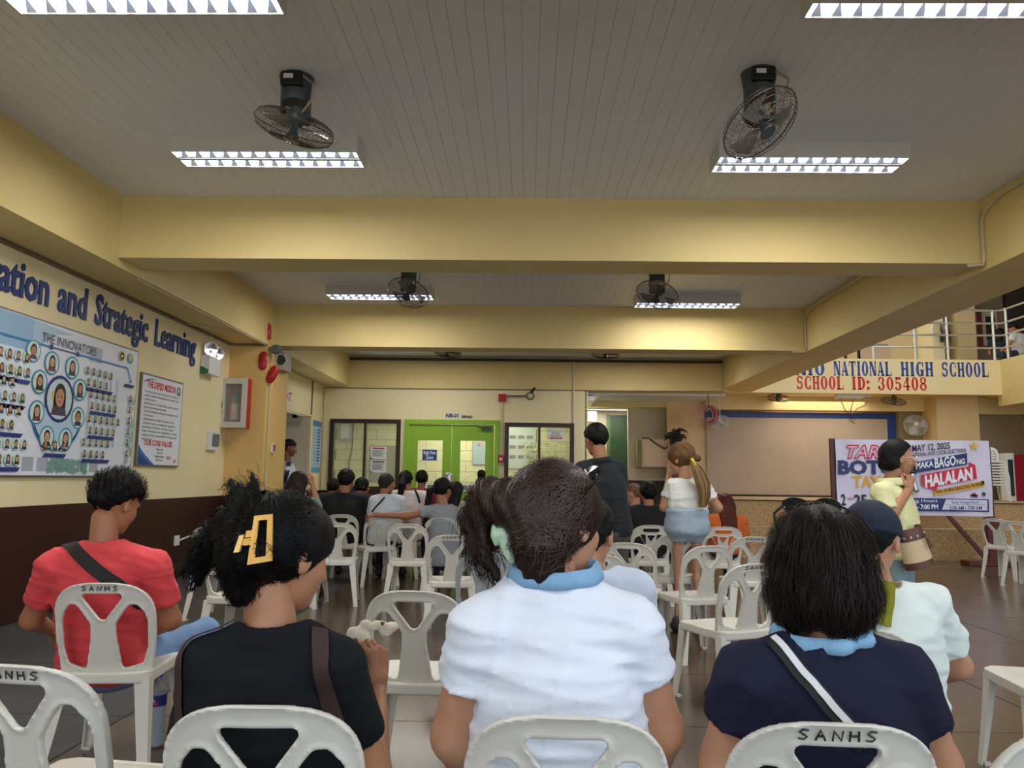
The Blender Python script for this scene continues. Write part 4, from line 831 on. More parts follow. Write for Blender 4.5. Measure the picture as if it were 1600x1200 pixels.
Pg([(1512, 772), (1524, 773), (1523, 777), (1513, 776)], (60, 30, 40)); a_ = px2(1518, 772); k.disc(a_[0], a_[1], .012, (190, 60, 70), 12, ry=.02); a_ = px2(1533, 772); k.disc(a_[0], a_[1], .012, (70, 70, 74), 9, ry=.03)
k.build('banner_print', e)
# things under the right balcony
e = empty('red_cabinet', (atD(1592, 720, 16.2).x, 16.2, .93)); tag(e, 'red cabinet with a glazed white door under the right balcony', 'cabinet'); bx('body', mat('red_cabinet', (150, 16, 36), .4), -.1, .6, 0, .4, 0, .95, e); bx('door_frame', WHITE, -.26, -.1, 0, .3, .0, .98, e); bx('pane', DARK, -.23, -.13, -.01, 0, .1, .85, e)
# ================================================================== monobloc chairs
PL = mat('white_monobloc_plastic', (214, 210, 200), .32, bump=(220, .03), var=(5, .05), spec=.45)
PLG = mat('grey_monobloc_plastic', (168, 174, 176), .34, bump=(220, .03), spec=.45)
INKM = mat('marker_ink', (30, 28, 30), .5)
def back_pt(u, v, w_):
    """chair back sheet (u across, v above the seat) bent and reclined; w_ = thickness towards the rear"""
    y = -.172 - .20*v - .14*v*v + .95*u*u*(1-.35*v/.4) - w_
    return u, y, .415+v*.985
def back_sdf(style):
    def rpoly(U, V, p, r): return poly2(U, V, p)-r
    out = []
    for k in range(33):
        t = k/32; a = PI*(1-t); ca, sa = math.cos(a), math.sin(a)
        out.append((.203*np.sign(ca)*abs(ca)**.68, .235+.16*abs(sa)**.78))
    out += [(.201, .15), (.186, .02), (.184, -.02), (-.184, -.02), (-.186, .02), (-.201, .15)]
    def f(U, W, V):
        d = poly2(U, V, out)
        if style == 'y':
            hs = [([(-.066, .335), (.066, .335), (.004, .25), (-.004, .25)], .013)]
            for s in (-1, 1): hs.append(([(s*.157, .225), (s*.146, .262), (s*.128, .284), (s*.113, .284), (s*.095, .262), (s*.066, .215), (s*.066, .17), (s*.085, .045), (s*.138, .062), (s*.154, .12)], .016))
        elif style == 'fan':
            hs = []
            for s in (-1, 1): hs.append(([(s*.156, .21), (s*.142, .265), (s*.12, .285), (s*.105, .24), (s*.08, .12), (s*.085, .04), (s*.138, .06), (s*.154, .12)], .015))
        else:
            hs = [([(-.07, .345), (.07, .345), (.07, .332), (-.07, .332)], .012), ([(-.03, .28), (.03, .28), (0, .235)], .008)]
            for s in (-1, 1): hs.append(([(s*.156, .2), (s*.143, .25), (s*.12, .262), (s*.1, .23), (s*.07, .17), (s*.085, .045), (s*.138, .062), (s*.154, .12)], .015)); hs.append(([(s*.062, .29), (s*.1, .29), (s*.055, .2)], .006))
        for p, r in hs: d = smax(d, -rpoly(U, V, p, r), .004)
        rim = np.clip(1-(-d-.004)/.008, 0, 1)
        th = .0055+.006*rim
        return smax(d, np.abs(W)-th, .004)
    V_, Q = nets(f, (-.235, -.02, -.03), (.235, .02, .41), .0062)
    u, w_, v = V_[:, 0], V_[:, 1], V_[:, 2]
    x, y, z = back_pt(u, v, w_)
    return mesh_np('backrest', np.stack([x, y, z], 1), Q[:, ::-1], PL)
def seat_mesh(m):
    def f(X, Y, Z):
        hw = .19+.012*np.clip((Y+.2)/.4, 0, 1); r = .05
        qx = np.abs(X)-hw+r; qy = np.abs(Y)-.205+r
        d = np.sqrt(np.maximum(qx, 0)**2+np.maximum(qy, 0)**2)+np.minimum(np.maximum(qx, qy), 0)-r
        top = .43-.014*np.exp(-((X/.13)**2+((Y+.02)/.14)**2))-.012*np.clip((Y-.15)/.05, 0, 1)**2
        plate = smax(d, np.abs(Z-top)-.005, .006)
        skirt = smax(np.abs(d+.006)-.005, np.abs(Z-.408)-.024, .004)
        s = np.minimum(plate, skirt)
        for q in (-1, 1):
            a = q*.55; u = (X-q*.1)*math.cos(a)+(Y+.13)*math.sin(a); v = -(X-q*.1)*math.sin(a)+(Y+.13)*math.cos(a)
            s = np.maximum(s, -(np.sqrt(np.maximum(np.abs(v)-.022, 0)**2+u**2)-.0055))
        return s
    V_, Q = nets(f, (-.225, -.225, .375), (.225, .225, .455), .0065)
    return mesh_np('seat', V_, Q[:, ::-1], m)
def leg_mesh(sx, sy, m):
    """tapered L-section leg, thin walls like the moulded ones"""
    x0, y0 = sx*.178, sy*.185; x1, y1 = sx*.215, sy*(.24 if sy < 0 else .215)
    mb = MB(); N = 7; rings = []
    for i in range(N):
        t = i/(N-1); z = .41*(1-t); w_ = .062-.026*t; th = .007
        cx_, cy_ = x0+(x1-x0)*t**1.15, y0+(y1-y0)*t**1.3
        P = [(0, 0), (-w_*.25, .0), (-w_, .0), (-w_, -th), (-th*1.2, -th), (-th, -w_*.9), (0, -w_*.9)]
        rings.append([(cx_+sx*(px_+.012), cy_+sy*(py_+.012), z) for px_, py_ in P])
    vs = [p for r in rings for p in r]; n = 7
    fs = [(i*n+k, i*n+(k+1) % n, (i+1)*n+(k+1) % n, (i+1)*n+k) for i in range(N-1) for k in range(n)]
    if sx*sy < 0: fs = [f[::-1] for f in fs]
    fs += [tuple(range(n)), tuple(range((N-1)*n, N*n))[::-1]]; mb.add(vs, fs)
    if True: mb.box(min(x1, x1-sx*.03), max(x1, x1-sx*.03)+.0, min(y1, y1-sy*.03), max(y1, y1-sy*.03), 0, .012)
    o = mb.build('leg', m); me = o.data; bpy.data.objects.remove(o); return me
BACKS = {s: back_sdf(s) for s in ('y', 'fan', 'slot')}
SEAT = seat_mesh(PL); LEGS = [leg_mesh(sx, sy, PL) for sx in (-1, 1) for sy in (-1, 1)]
def grey(me): c = me.copy(); c.materials[0] = PLG; return c
BACKG = grey(BACKS['fan']); SEATG = grey(SEAT); LEGSG = [grey(l) for l in LEGS]
def strokes(pts_list, mb, r=.0022):
    for st in pts_list:
        P = [Vector(back_pt(u, v, .0115)) for u, v in st]; mb.tube(P, r, 4)
GL = {'S': [[(.9, .95), (.4, 1), (.1, .75), (.5, .5), (.8, .3), (.5, .02), (0, .1)]], 'A': [[(0, 0), (.45, 1), (.9, 0)], [(.15, .4), (.8, .42)]], 'N': [[(0, 0), (.08, 1), (.8, .05), (.9, 1)]], 'H': [[(0, 0), (.05, 1)], [(.85, 0), (.8, 1)], [(.02, .5), (.85, .55)]]}
MBm = MB(); s_ = -.075
for ch in 'SANHS': strokes([[(s_+a*.02, .362+b*.02) for a, b in st] for st in GL[ch]], MBm); s_ += .031
_o = MBm.build('marker_writing', INKM); MARK = _o.data; bpy.data.objects.remove(_o)
CH = []
def chair(px, py, D, rz, label, style='y', mark=False, grp='white plastic chairs', xy=None):
    if xy is None:
        # the top of the back stands at (0,-.29) of the chair
        p = atD(px, py, D); c, s = math.cos(rad(rz)), math.sin(rad(rz)); x = p.x-(.27*s); y = D+.27*c
    else: x, y = xy
    e = empty('plastic_chair', (x, y, 0), rad(rz)); g = style == 'grey'
    link('backrest', BACKG if g else BACKS[style], e); link('seat', SEATG if g else SEAT, e)
    for l in (LEGSG if g else LEGS): link('leg', l, e)
    if mark: link('marker_writing', MARK, e)
    tag(e, label, 'chair', grp); CH.append(e); return e
chair(20, 1055, 1.84, -8, 'chair with marker writing at bottom left corner of the picture', mark=True)
chair(402, 1113, 1.56, 2, 'chair under the woman in the black tee with the tan claw clip')
chair(885, 1130, 1.53, -2, 'chair under the large woman in the white polo')
chair(1310, 1131, 1.52, -3, 'chair with black marker letters under the woman in navy', mark=True)
chair(1700, 1140, 1.55, 20, 'chair cut off at the bottom right corner, nearest one')
chair(158, 915, 3.2, 6, 'chair with marker letters under the man in the red tee', mark=True)
chair(645, 928, 3.12, -3, 'empty chair between the black tee woman and white polo woman')
chair(0, 0, 0, 84, 'sideways chair at the right picture edge showing seat and leg', xy=(2.26, 3.46))
chair(329, 826, 6.7, -6, 'empty chair nearest the brown dado by the wall plate')
chair(358, 851, 5.2, -4, 'empty chair between the red tee man and the tan claw clip')
chair(526, 820, 7.55, 10, 'empty chair standing right behind the black haired bun, in second empty row')
chair(533, 805, 9.25, 0, 'chair of the broad man in the black shirt')
chair(598, 807, 9.0, 22, 'turned chair on which the outstretched hand rests', mark=True)
chair(636, 820, 7.55, 0, 'empty chair in the middle gap below the turned one')
chair(690, 811, 8.75, 0, 'chair of the woman in grey with the ponytail')
chair(706, 838, 6.15, 2, 'empty chair with marker writing below the ponytail woman', mark=True)
chair(764, 866, 4.75, 4, 'greyish chair with solid fan shaped back by the green hair clip', 'grey')
chair(764, 804, 9.3, 0, 'chair of the man in stripes and navy cap')
chair(796, 838, 6.5, 0, 'chair mostly hidden behind the green hair clip')
chair(980, 850, 5.65, -16, 'chair just right of the white polo woman behind the pale shirt shoulder')
chair(1060, 837, 6.6, 0, 'empty chair directly behind the denim shorts of the blonde woman')
chair(1112, 856, 5.5, 18, 'empty chair in the middle of the right cluster')
chair(1182, 884, 4.35, 24, 'nearest empty chair of the right cluster beside the bobbed hair', mark=True)
chair(1180, 841, 6.45, 0, 'empty chair at the back right of the right cluster', mark=True)
chair(1020, 815, 8.95, 0, 'slot backed chair of the man in black beside the standing man', 'slot')
chair(1018, 828, 7.9, 0, 'chair with small triangle hole standing before the slot backed one', 'slot')
chair(1130, 817, 8.9, 0, 'white slot backed chair of the woman in orange', 'slot')
chair(1131, 829, 7.8, 0, 'chair right in front of the orange woman, with her colour showing through', 'slot')
chair(930, 868, 4.75, 2, 'chair hidden behind the pale shirt of the dark haired person')
chair(1330, 976, 2.5, -12, 'chair under the man in white polo and navy cap')
chair(1553, 815, 10.6, -58, 'first of the chairs standing at the right edge by the banner')
chair(1586, 820, 9.8, -58, 'second of the chairs standing at the right edge by the banner')
chair(1632, 848, 8.1, -58, 'chair leg and seat edge at the right border, nearer than the pair')
# stack of chairs under the right balcony, only the rear edge of each back showing
sx0 = atD(1560, 740, 15.2); 
for k_ in range(9):
    e = empty('plastic_chair', (sx0.x, 15.4, .93+.0+k_*.055), rad(170)); link('backrest', BACKS['y'], e); link('seat', SEAT, e)
    for l in LEGS: link('leg', l, e)
    e.scale = (1, 1, .8); tag(e, 'chair in the tall stack on the stage end beside the red cabinet, ' + ['lowest', 'second from below', 'third from below', 'fourth from below', 'middle one', 'fourth from top', 'third from top', 'second from top', 'topmost'][k_], 'chair', 'stacked chairs')
# ================================================================== people
def V3(*a): return np.array(a, np.float64)
def nrm(v): v = np.asarray(v, float); return v/max(np.linalg.norm(v), 1e-9)
SK = {k: mat('skin_'+k, c, .5, var=(14, .07), sss=.12, bump=(180, .03)) for k, c in dict(tan=(164, 110, 78), light=(188, 138, 108), deep=(124, 80, 56), mid=(176, 124, 92)).items()}
HAIR = {}
def hairmat(name, c):
    if name not in HAIR: HAIR[name] = mat('hair_'+name, c, .55, spec=.18, var=(30, .35, (1, 1, .12)), bump=(120, .3, (1, 1, .08)))
    return HAIR[name]
EYEW = mat('eye_white', (225, 220, 214), .25); IRIS = mat('iris_dark', (30, 20, 14), .2); LIPS = mat('lips', (150, 78, 70), .45); BROW = mat('eyebrow_dark', (28, 20, 18), .6)
def headframe(yaw, pitch, roll=0):
    R = Matrix.Rotation(-rad(yaw), 3, 'Z') @ Matrix.Rotation(-rad(pitch), 3, 'X') @ Matrix.Rotation(rad(roll), 3, 'Y')
    return np.array(R)
def head_sdf(x, y, z):
    """head local: x right, y face, z up; about 0.23 high"""
    d = s_ell(x, y, z, (0, -.012, .03), (.076, .094, .088))
    d = smin(d, s_ell(x, y, z, (0, .03, -.035), (.058, .062, .078)), .03)
    d = smin(d, s_ell(x, y, z, (0, .066, -.085), (.022, .022, .02)), .022)
    d = smin(d, s_cone(x, y, z, (0, .083, .012), (0, .102, -.026), .008, .0125), .012)
    d = smin(d, s_cone(x, y, z, (-.011, .092, -.031), (.011, .092, -.031), .008, .008), .008)
    d = smin(d, s_cone(x, y, z, (-.035, .074, .026), (.035, .074, .026), .011, .011), .014)
    for s in (-1, 1):
        d = smax(d, -s_ell(x, y, z, (s*.031, .094, .008), (.019, .014, .012)), .012)
        d = smin(d, s_ell(x, y, z, (s*.036, .055, -.022), (.024, .024, .024)), .02)
        e = s_ell(x, y, z, (s*.08, -.004, -.006), (.011, .019, .031)); e = smax(e, -s_ell(x, y, z, (s*.09, .004, -.002), (.008, .010, .018)), .005); d = smin(d, e, .006)
    d = smin(d, s_ell(x, y, z, (0, .084, -.052), (.022, .012, .006)), .006); d = smin(d, s_ell(x, y, z, (0, .082, -.063), (.019, .012, .006)), .006)
    return d
def hair_sdf(st, x, y, z, P):
    v = P.get('vol', .012); amp = P.get('amp', .0036)
    if st == 'bob':
        d = s_ell(x, y, z, (0, -.012, .03), (.082+v, .098+v, .093+v))
        d = smin(d, s_ell(x, y, z, (0, -.02, -.045), (.088+v, .088+v, .075+v)), .04)
        fc = P.get('fc', (.135, .078, .11)); d = smax(d, -s_ell(x, y, z, (0, fc[0], -.05), (fc[1], fc[2], .135)), .015); d = smax(d, -(z+P.get('cut', .115)+.02*np.sin(x*60)*.3), .02)
    elif st == 'long':
        d = s_ell(x, y, z, (0, -.012, .03), (.080+v, .096+v, .092+v)); d = smax(d, -s_ell(x, y, z, (0, .13, -.05), (.075, .11, .125)), .015)
        L = P.get('len', .33)
        for q in (-.05, 0, .05): d = smin(d, s_cone(x, y, z, (q, -.05, -.02), (q*1.15, -.075-P.get('back', .02), -L), .055, .035), .03)
    else:
        d = s_ell(x, y, z, (0, -.012, .03), (.078+v*.8, .096+v, .090+v))
        cz = P.get('cut', .045)+(.022 if st == 'short' else 0)
        d = smax(d, -s_ell(x, y, z, (0, .135, -.045), (.09, .105, .12)), .012)
        # nape and side line
        d = smax(d, -(z+cz+.008*np.sin(x*70)*np.sin(x*31+1)-np.clip(y+.03, 0, .1)*.9-(.9*np.clip(np.abs(x)-.035, 0, .06) if st == 'short' else 0)), .02)
        if st == 'short': d = smax(d, -(s_ell(x, y, z, (0, .0, -.03), (.2, .03, .03))), .01)
    if st != 'short' or P.get('strand'):
        d = d+amp*(np.sin(95*x+25*y+5*np.sin(16*z))+.6*np.sin(60*y-150*x+4*np.sin(22*z+1)))*.6
    else:
        d = d+amp*(np.sin(110*x+2*np.sin(60*z))*np.sin(100*y+3*np.sin(50*x))+.5*np.sin(170*(x+y)+90*z))
    for c in P.get('cones', ()):
        e = s_cone(x, y, z, c[0], c[1], c[2], c[3]); e = e+.0025*np.sin(140*x+90*y+4*np.sin(25*z)); d = smin(d, e, .016)
    return d
def hand_mesh_np(w, ydir, zdir, curl=(20, 30, 20), side=1, s=1.0, spread=.06, h=.0048, thumb=.0):
    """w wrist, ydir finger direction, zdir back of the hand, side +1: thumb on +x"""
    Y = nrm(ydir); Z = nrm(np.asarray(zdir)-Y*np.dot(zdir, Y)); X = np.cross(Y, Z)*side
    prim = [((0, -.01, 0), (0, .02, 0), .026, .028), ((-.02, .03, 0), (-.024, .078, 0), .016, .013), ((0, .03, .001), (0, .085, .002), .018, .014), ((.02, .03, 0), (.024, .08, 0), .017, .013)]
    for i, (x0, y0, L) in enumerate(((-.032, .078, .056), (-.011, .086, .070), (.011, .088, .076), (.031, .082, .068))):
        p = V3(x0, y0-.01, 0); a = 0; ang = (x0/.03)*spread; r = .0088 if i else .0075
        for j, (fr, c) in enumerate(zip((.45, .3, .25), curl)):
            a += rad(c+(3-i)*3); d = V3(math.sin(ang)*math.cos(a), math.cos(ang)*math.cos(a), -math.sin(a)); q = p+d*(L*fr+(.01 if j == 0 else 0)); prim.append((p, q, r, r*.88)); p = q; r *= .88
    t0 = V3(.024, .018, -.006); t1 = V3(.052-.02*thumb, .05, -.014-.02*thumb); t2 = V3(.060-.04*thumb, .078, -.02-.03*thumb); prim += [((.012, .01, -.002), t0, .018, .016), (t0, t1, .0145, .011), (t1, t2, .011, .0088)]
    def f(x, y, z):
        d = None
        for a, b, ra, rb in prim:
            e = s_cone(x, y, z, a, b, ra, rb); d = e if d is None else smin(d, e, .006)
        return d
    V_, Q = nets(f, (-.06, -.045, -.12), (.085, .185, .045), h)
    V_ = V_*s; W = np.asarray(w)[None]+V_[:, :1]*X+V_[:, 1:2]*Y+V_[:, 2:3]*Z
    return W, (Q if side < 0 else Q[:, ::-1])[:, ::(1)]
def join(parts):
    Vs = []; Qs = []; n = 0
    for V_, Q in parts: Vs.append(V_); Qs.append(Q+n); n += len(V_)
    return np.concatenate(Vs), np.concatenate(Qs)
def wrinkle(amp, seed, kz=1.0):
    r = np.random.RandomState(seed); K = r.normal(size=(5, 3))*np.array([9, 9, 22*kz]); K2 = r.normal(size=(5, 3))*6; ph = r.uniform(0, 6, 5)
    def f(X, Y, Z):
        o = 0
        for k, k2, p in zip(K, K2, ph):
            w_ = np.sin(k[0]*X+k[1]*Y+k[2]*Z+p+2.2*np.sin(k2[0]*X+k2[1]*Y+k2[2]*Z)); o = o+(1-np.abs(w_))**2.5*(.5+.5*np.sin(k2[0]*2*X+p))-.2
        return -amp*o*.9
    return f
def march(fn, px, py, d0, d1, n=160):
    r = np.array(ray(px, py)); r = r/r[1]; t = np.linspace(d0, d1, n); P = np.array([0, 0, H])[None]+t[:, None]*r[None]
    d = fn(P[:, 0], P[:, 1], P[:, 2]); k = np.argmax(d < 0)
    if not (d < 0).any(): k = int(np.argmin(d))
    return P[k]
def grad(fn, P, e=.003):
    x, y, z = P[:, 0], P[:, 1], P[:, 2]
    return np.stack([fn(x+e, y, z)-fn(x-e, y, z), fn(x, y+e, z)-fn(x, y-e, z), fn(x, y, z+e)-fn(x, y, z-e)], 1)/(2*e)
def snap(fn, P, off=0.0, it=5):
    P = np.array(P, float)
    for _ in range(it):
        d = fn(P[:, 0], P[:, 1], P[:, 2])-off; g = grad(fn, P); g /= (np.linalg.norm(g, axis=1, keepdims=True)+1e-6); P -= g*d[:, None]
    return P
def ribbon(fn, pts, width, m, name, parent, base, thick=.003, n=40, off=.004):
    pts = np.array(pts, float); L = np.r_[0, np.cumsum(np.linalg.norm(np.diff(pts, axis=0), axis=1))]; t = np.linspace(0, L[-1], n)
    P = np.stack([np.interp(t, L, pts[:, i]) for i in range(3)], 1); P = snap(fn, P, off)
    for _ in range(3): P[1:-1] = (P[:-2]+2*P[1:-1]+P[2:])/4
    N = grad(fn, P); N /= np.linalg.norm(N, axis=1, keepdims=True)+1e-6
    for _ in range(3): N[1:-1] = (N[:-2]+2*N[1:-1]+N[2:])/4
    T_ = np.gradient(P, axis=0); T_ /= np.linalg.norm(T_, axis=1, keepdims=True); S_ = np.cross(T_, N); mb = MB(); vs = []
    for i in range(n):
        for a, b in ((-1, 0), (1, 0), (1, 1), (-1, 1)): vs.append(tuple(P[i]+S_[i]*a*width/2+N[i]*b*thick-base))
    fs = [(i*4+k, i*4+(k+1) % 4, i*4+4+(k+1) % 4, i*4+4+k) for i in range(n-1) for k in range(4)]+[(0, 3, 2, 1), ((n-1)*4, (n-1)*4+1, (n-1)*4+2, (n-1)*4+3)]
    return mb.add(vs, fs).build(name, m, parent, True)
def strands(fn, seeds, flow, m, parent, base, N=1500, steps=9, step=.012, wd=.0011, lift=.0035, seed=0, name='loose_strands'):
    r = np.random.RandomState(seed); P = seeds[r.randint(0, len(seeds), N)]+r.normal(size=(N, 3))*.002; off = r.uniform(.002, .002+lift, N); curl = r.normal(size=(N, 3))*.28
    rows = []; Pn = []
    for s in range(steps):
        P = P.copy(); d = fn(P[:, 0], P[:, 1], P[:, 2])-off*(1+s*.25); g = grad(fn, P); g /= np.linalg.norm(g, axis=1, keepdims=True)+1e-6; P -= g*np.clip(d, -.01, .01)[:, None]; rows.append(P); Pn.append(g)
        f = flow(P)+curl; f -= g*np.sum(f*g, 1, keepdims=True); f /= np.linalg.norm(f, axis=1, keepdims=True)+1e-6; P = P+f*step*r.uniform(.7, 1.2, (N, 1))
    rows = np.stack(rows, 1); Pn = np.stack(Pn, 1); T_ = np.gradient(rows, axis=1); S_ = np.cross(T_, Pn); S_ /= np.linalg.norm(S_, axis=2, keepdims=True)+1e-9
    w_ = wd*(1-.75*np.abs(np.linspace(-.6, 1, steps)))[None, :, None]; A = rows-S_*w_; B = rows+S_*w_; V_ = np.stack([A, B], 2).reshape(-1, 3)-base
    i = np.arange(N)[:, None]*steps*2+np.arange(steps-1)[None]*2; i = i.ravel(); Q = np.stack([i, i+1, i+3, i+2], 1)
    o = link(name, mesh_np(name, V_, Q, m), parent); o['kind'] = 'stuff'; return o
def person(label, hx, hy, D, yaw=0, pitch=10, roll=0, skin='tan', hair='short', hcol=('black', (14, 12, 13)), HP=None, shirt=(60, 60, 60), sleeve=.62, pants=(40, 46, 60), w=1.0, b=1.0, near=False, hs=1.0, stand=False, rz=0.0, J=None, belly=1.0, neck_r=.075, wr=.004, group=None, shirt_m=None, pants_m=None, hands=True, face=False, handcfg=None, long_sleeve=False, shorts=False, skirt=None, seated_z=.50, sock=None, knee_dir=None, cat='person', wrz=1.0, hem=0.0, waist=.1):
    HP = HP or {}; J = dict(J or {})
    hc = np.array(atD(hx, hy, D)); c, s = math.cos(rad(rz)), math.sin(rad(rz)); Rb = np.array([[c, -s, 0], [s, c, 0], [0, 0, 1]])
    px = lambda q: np.array(atD(*q))
    def jt(n, df): return px(J[n]) if n in J and len(J[n]) == 3 else np.asarray(df, float)
    off = lambda x, y, z: Rb @ V3(x, y, z)
    N = jt('N', hc+off(0, -.045, -.145*hs)); SL = jt('SL', N+off(-.185*w, -.02, -.045)); SR = jt('SR', N+off(.185*w, -.02, -.045))
    pz = seated_z if not stand else (hc[2]+.11)*.53
    Pv = jt('P', [N[0], N[1]+(.04 if not stand else -.0), pz]) ; Pv[2] = pz if 'P' not in J else Pv[2]
    EL = jt('EL', SL+off(-.05, .05, -.26)); ER = jt('ER', SR+off(.05, .05, -.26))
    WL = jt('WL', EL+off(.07, .21, -.05)); WR = jt('WR', ER+off(-.07, .21, -.05))
    base = np.array([Pv[0], Pv[1], 0.0])
    e = empty('person', tuple(base)); tag(e, label, cat, group)
    up = nrm(N-Pv); side = SR-SL; side = nrm(side-up*np.dot(side, up)); fw = np.cross(up, side); Lt = np.linalg.norm(N-Pv)
    shw = np.linalg.norm(SR-SL)/2
    ts = np.array([-.12, 0, .25, .5, .72, .88, .97, 1.05]); A_ = np.array([.165*w*belly, .185*w*belly, .172*w*belly, .178*w*(belly*.6+.4), max(shw*.93, .165*w), shw*.86, shw*.5, .05]); B_ = np.array([.12, .135*belly, .125*belly, .13*(belly*.5+.5), .125, .098, .07, .05])*b
    wf = wrinkle(wr, int(hx*7+hy)) if wrz == 1 else wrinkle(wr, int(hx*7+hy), wrz)
    def torso(X, Y, Z, k=0.0, hm=0.0):
        dx, dy, dz = X-Pv[0], Y-Pv[1], Z-Pv[2]; t = (dx*up[0]+dy*up[1]+dz*up[2])/Lt; a = np.interp(t, ts, A_)+k; bb = np.interp(t, ts, B_)+k
        u = dx*side[0]+dy*side[1]+dz*side[2]; v = dx*fw[0]+dy*fw[1]+dz*fw[2]+.012*np.sin(np.clip(t, 0, 1)*PI)
        q = np.sqrt(np.abs(u/a)**2.4+np.abs(v/bb)**2.4+1e-9)**.95
        return smax((q-1)*np.minimum(a, bb)*.9, np.maximum(-t-.1-hm, t-1.02)*Lt, .03)
    ar = .052*(.6+.4*w)
    if 'arm' in J: ar = J['arm']
    nb = hc+headframe(yaw, pitch, roll) @ V3(0, -.02, -.075)*hs
    def sl_end(S_, E_, fr): return S_+(E_-S_)*fr
    sleeves = []
    for S_, E_, W_ in ((SL, EL, WL), (SR, ER, WR)): sleeves.append((S_, sl_end(S_, E_, sleeve), S_+(E_-S_)*1.0, W_))
    def shirt_f(X, Y, Z):
        d = torso(X, Y, Z, 0, hem)
        for S_, E_, El, W_ in sleeves:
            d = smin(d, s_cone(X, Y, Z, N-up*.015, S_, .062*(.5+.5*w), ar+.014), .04)
            d2 = s_cone(X, Y, Z, S_, El if sleeve >= .99 else E_+(E_-S_)*.25, ar+.016, ar+.014)
            if sleeve < .99: n_ = nrm(E_-S_); d2 = smax(d2, s_plane(X, Y, Z, E_, n_), .006)
            if long_sleeve: d2 = smin(d2, s_cone(X, Y, Z, El, W_, ar+.008, .036), .02)
            d = smin(d, d2, .016)
        d = d+wf(X, Y, Z)
        d = smax(d, -s_cone(X, Y, Z, N-up*.03+fw*.02, N+up*.2+fw*.04, neck_r, neck_r*1.15), .01)
        return d
    if stand:
        hL, hR = Pv-side*.085*w, Pv+side*.085*w; ff = off(0, 1, 0)
        kL, kR = [V3(h[0], h[1], 0)+V3(0, 0, Pv[2]*.52)+ff*.02 for h in (hL, hR)]; aL, aR = [V3(h[0], h[1], .09)+off(q, -.02, 0) for h, q in ((hL, -.02), (hR, .02))]
    else:
        hL, hR = Pv-side*.09*w+V3(0, 0, -.0), Pv+side*.09*w; kd = off(0, 1, 0) if knee_dir is None else nrm(V3(*knee_dir))
        kL, kR = [V3(h[0], h[1], .47)+kd*.43 for h in (hL, hR)]; kL -= side*.04; kR += side*.04; aL, aR = V3(kL[0], kL[1], .09)+kd*.03, V3(kR[0], kR[1], .09)+kd*.03
    for nm in ('kL', 'kR', 'aL', 'aR'):
        if nm in J: locals()[nm]
    if 'kL' in J: kL = px(J['kL'])
    if 'kR' in J: kR = px(J['kR'])
    if 'aL' in J: aL = px(J['aL'])
    if 'aR' in J: aR = px(J['aR'])
    lr = .075*(.4+.6*w)
    def legs_f(X, Y, Z, k=0.0):
        d = s_ell(X, Y, Z, Pv+up*.0, (.165*w*belly**.5+k, .13*b+k, .12+k))
        for h_, k_, a_ in ((hL, kL, aL), (hR, kR, aR)):
            d = smin(d, s_cone(X, Y, Z, h_, k_, lr+k, lr*.74+k), .04)
            if shorts: d = smax(d, s_plane(X, Y, Z, h_+(k_-h_)*shorts, nrm(k_-h_)), .005) if False else d
            d = smin(d, s_cone(X, Y, Z, k_, a_, lr*.72+k, lr*.5+k), .03)
        return d
    def body_f(X, Y, Z):
        d = torso(X, Y, Z, -.028)
        d = smin(d, s_cone(X, Y, Z, N-up*.05, nb, .058*hs, .052*hs), .03)
        for (S_, E_, El, W_) in sleeves:
            d = smin(d, s_cone(X, Y, Z, N-up*.06, S_-up*.01, .03, ar*.75), .03); d = smin(d, s_cone(X, Y, Z, S_, El, ar*.93, ar*.84), .02); d = smin(d, s_cone(X, Y, Z, El, W_, ar*.86, .026), .02)
        return np.minimum(d, legs_f(X, Y, Z, -.026))
    pts = np.array([N, SL, SR, EL, ER, WL, WR, Pv, kL, kR, aL, aR, nb]); lo = pts.min(0)-.2; hi = pts.max(0)+.16; lo[2] = max(0, pts[:, 2].min()-.12)
    hb = .0125 if near else .02
    parts = [nets(body_f, lo, hi, hb)]
    parts[0] = (parts[0][0], parts[0][1][:, ::-1])
    # head
    Rh = headframe(yaw, pitch, roll)
    def to_l(X, Y, Z):
        dx, dy, dz = (X-hc[0])/hs, (Y-hc[1])/hs, (Z-hc[2])/hs
        return (Rh[0][0]*dx+Rh[1][0]*dy+Rh[2][0]*dz, Rh[0][1]*dx+Rh[1][1]*dy+Rh[2][1]*dz, Rh[0][2]*dx+Rh[1][2]*dy+Rh[2][2]*dz)
    Vh, Qh = nets(head_sdf, (-.11, -.125, -.125), (.11, .13, .135), .0055 if (near or face) else .009)
    tw = lambda V_: (V_*hs) @ Rh.T+hc
    parts.append((tw(Vh), Qh[:, ::-1]))
    if hands:
        hcg = handcfg or {}
        for nm, W_, E_, sd in (('L', WL, EL, 1), ('R', WR, ER, -1)):
            cfg = dict(y=W_-E_, z=V3(0, -.2, 1), curl=(18, 25, 18)); cfg.update(hcg.get(nm, {}))
            Vq, Qq = hand_mesh_np(W_, cfg['y'], cfg['z'], cfg['curl'], cfg.get('side', sd), .95*hs, thumb=cfg.get('thumb', 0), h=.0045 if cfg.get('fine') else .006)
            parts.append((Vq, Qq))
    Vb, Qb = join(parts); o_body = link('body', mesh_np('body', Vb-base, Qb, SK[skin]), e)
    # clothes
    los = np.minimum.reduce([N, SL, SR, *(q[1] for q in sleeves), Pv])-.17*max(w*belly, 1); his = np.maximum.reduce([N, SL, SR, *(q[1] for q in sleeves), Pv])+.17*max(w*belly, 1)
    if long_sleeve or sleeve >= .99: los = np.minimum.reduce([los, EL-.08, ER-.08, WL-.06, WR-.06]); his = np.maximum.reduce([his, EL+.08, ER+.08, WL+.06, WR+.06])
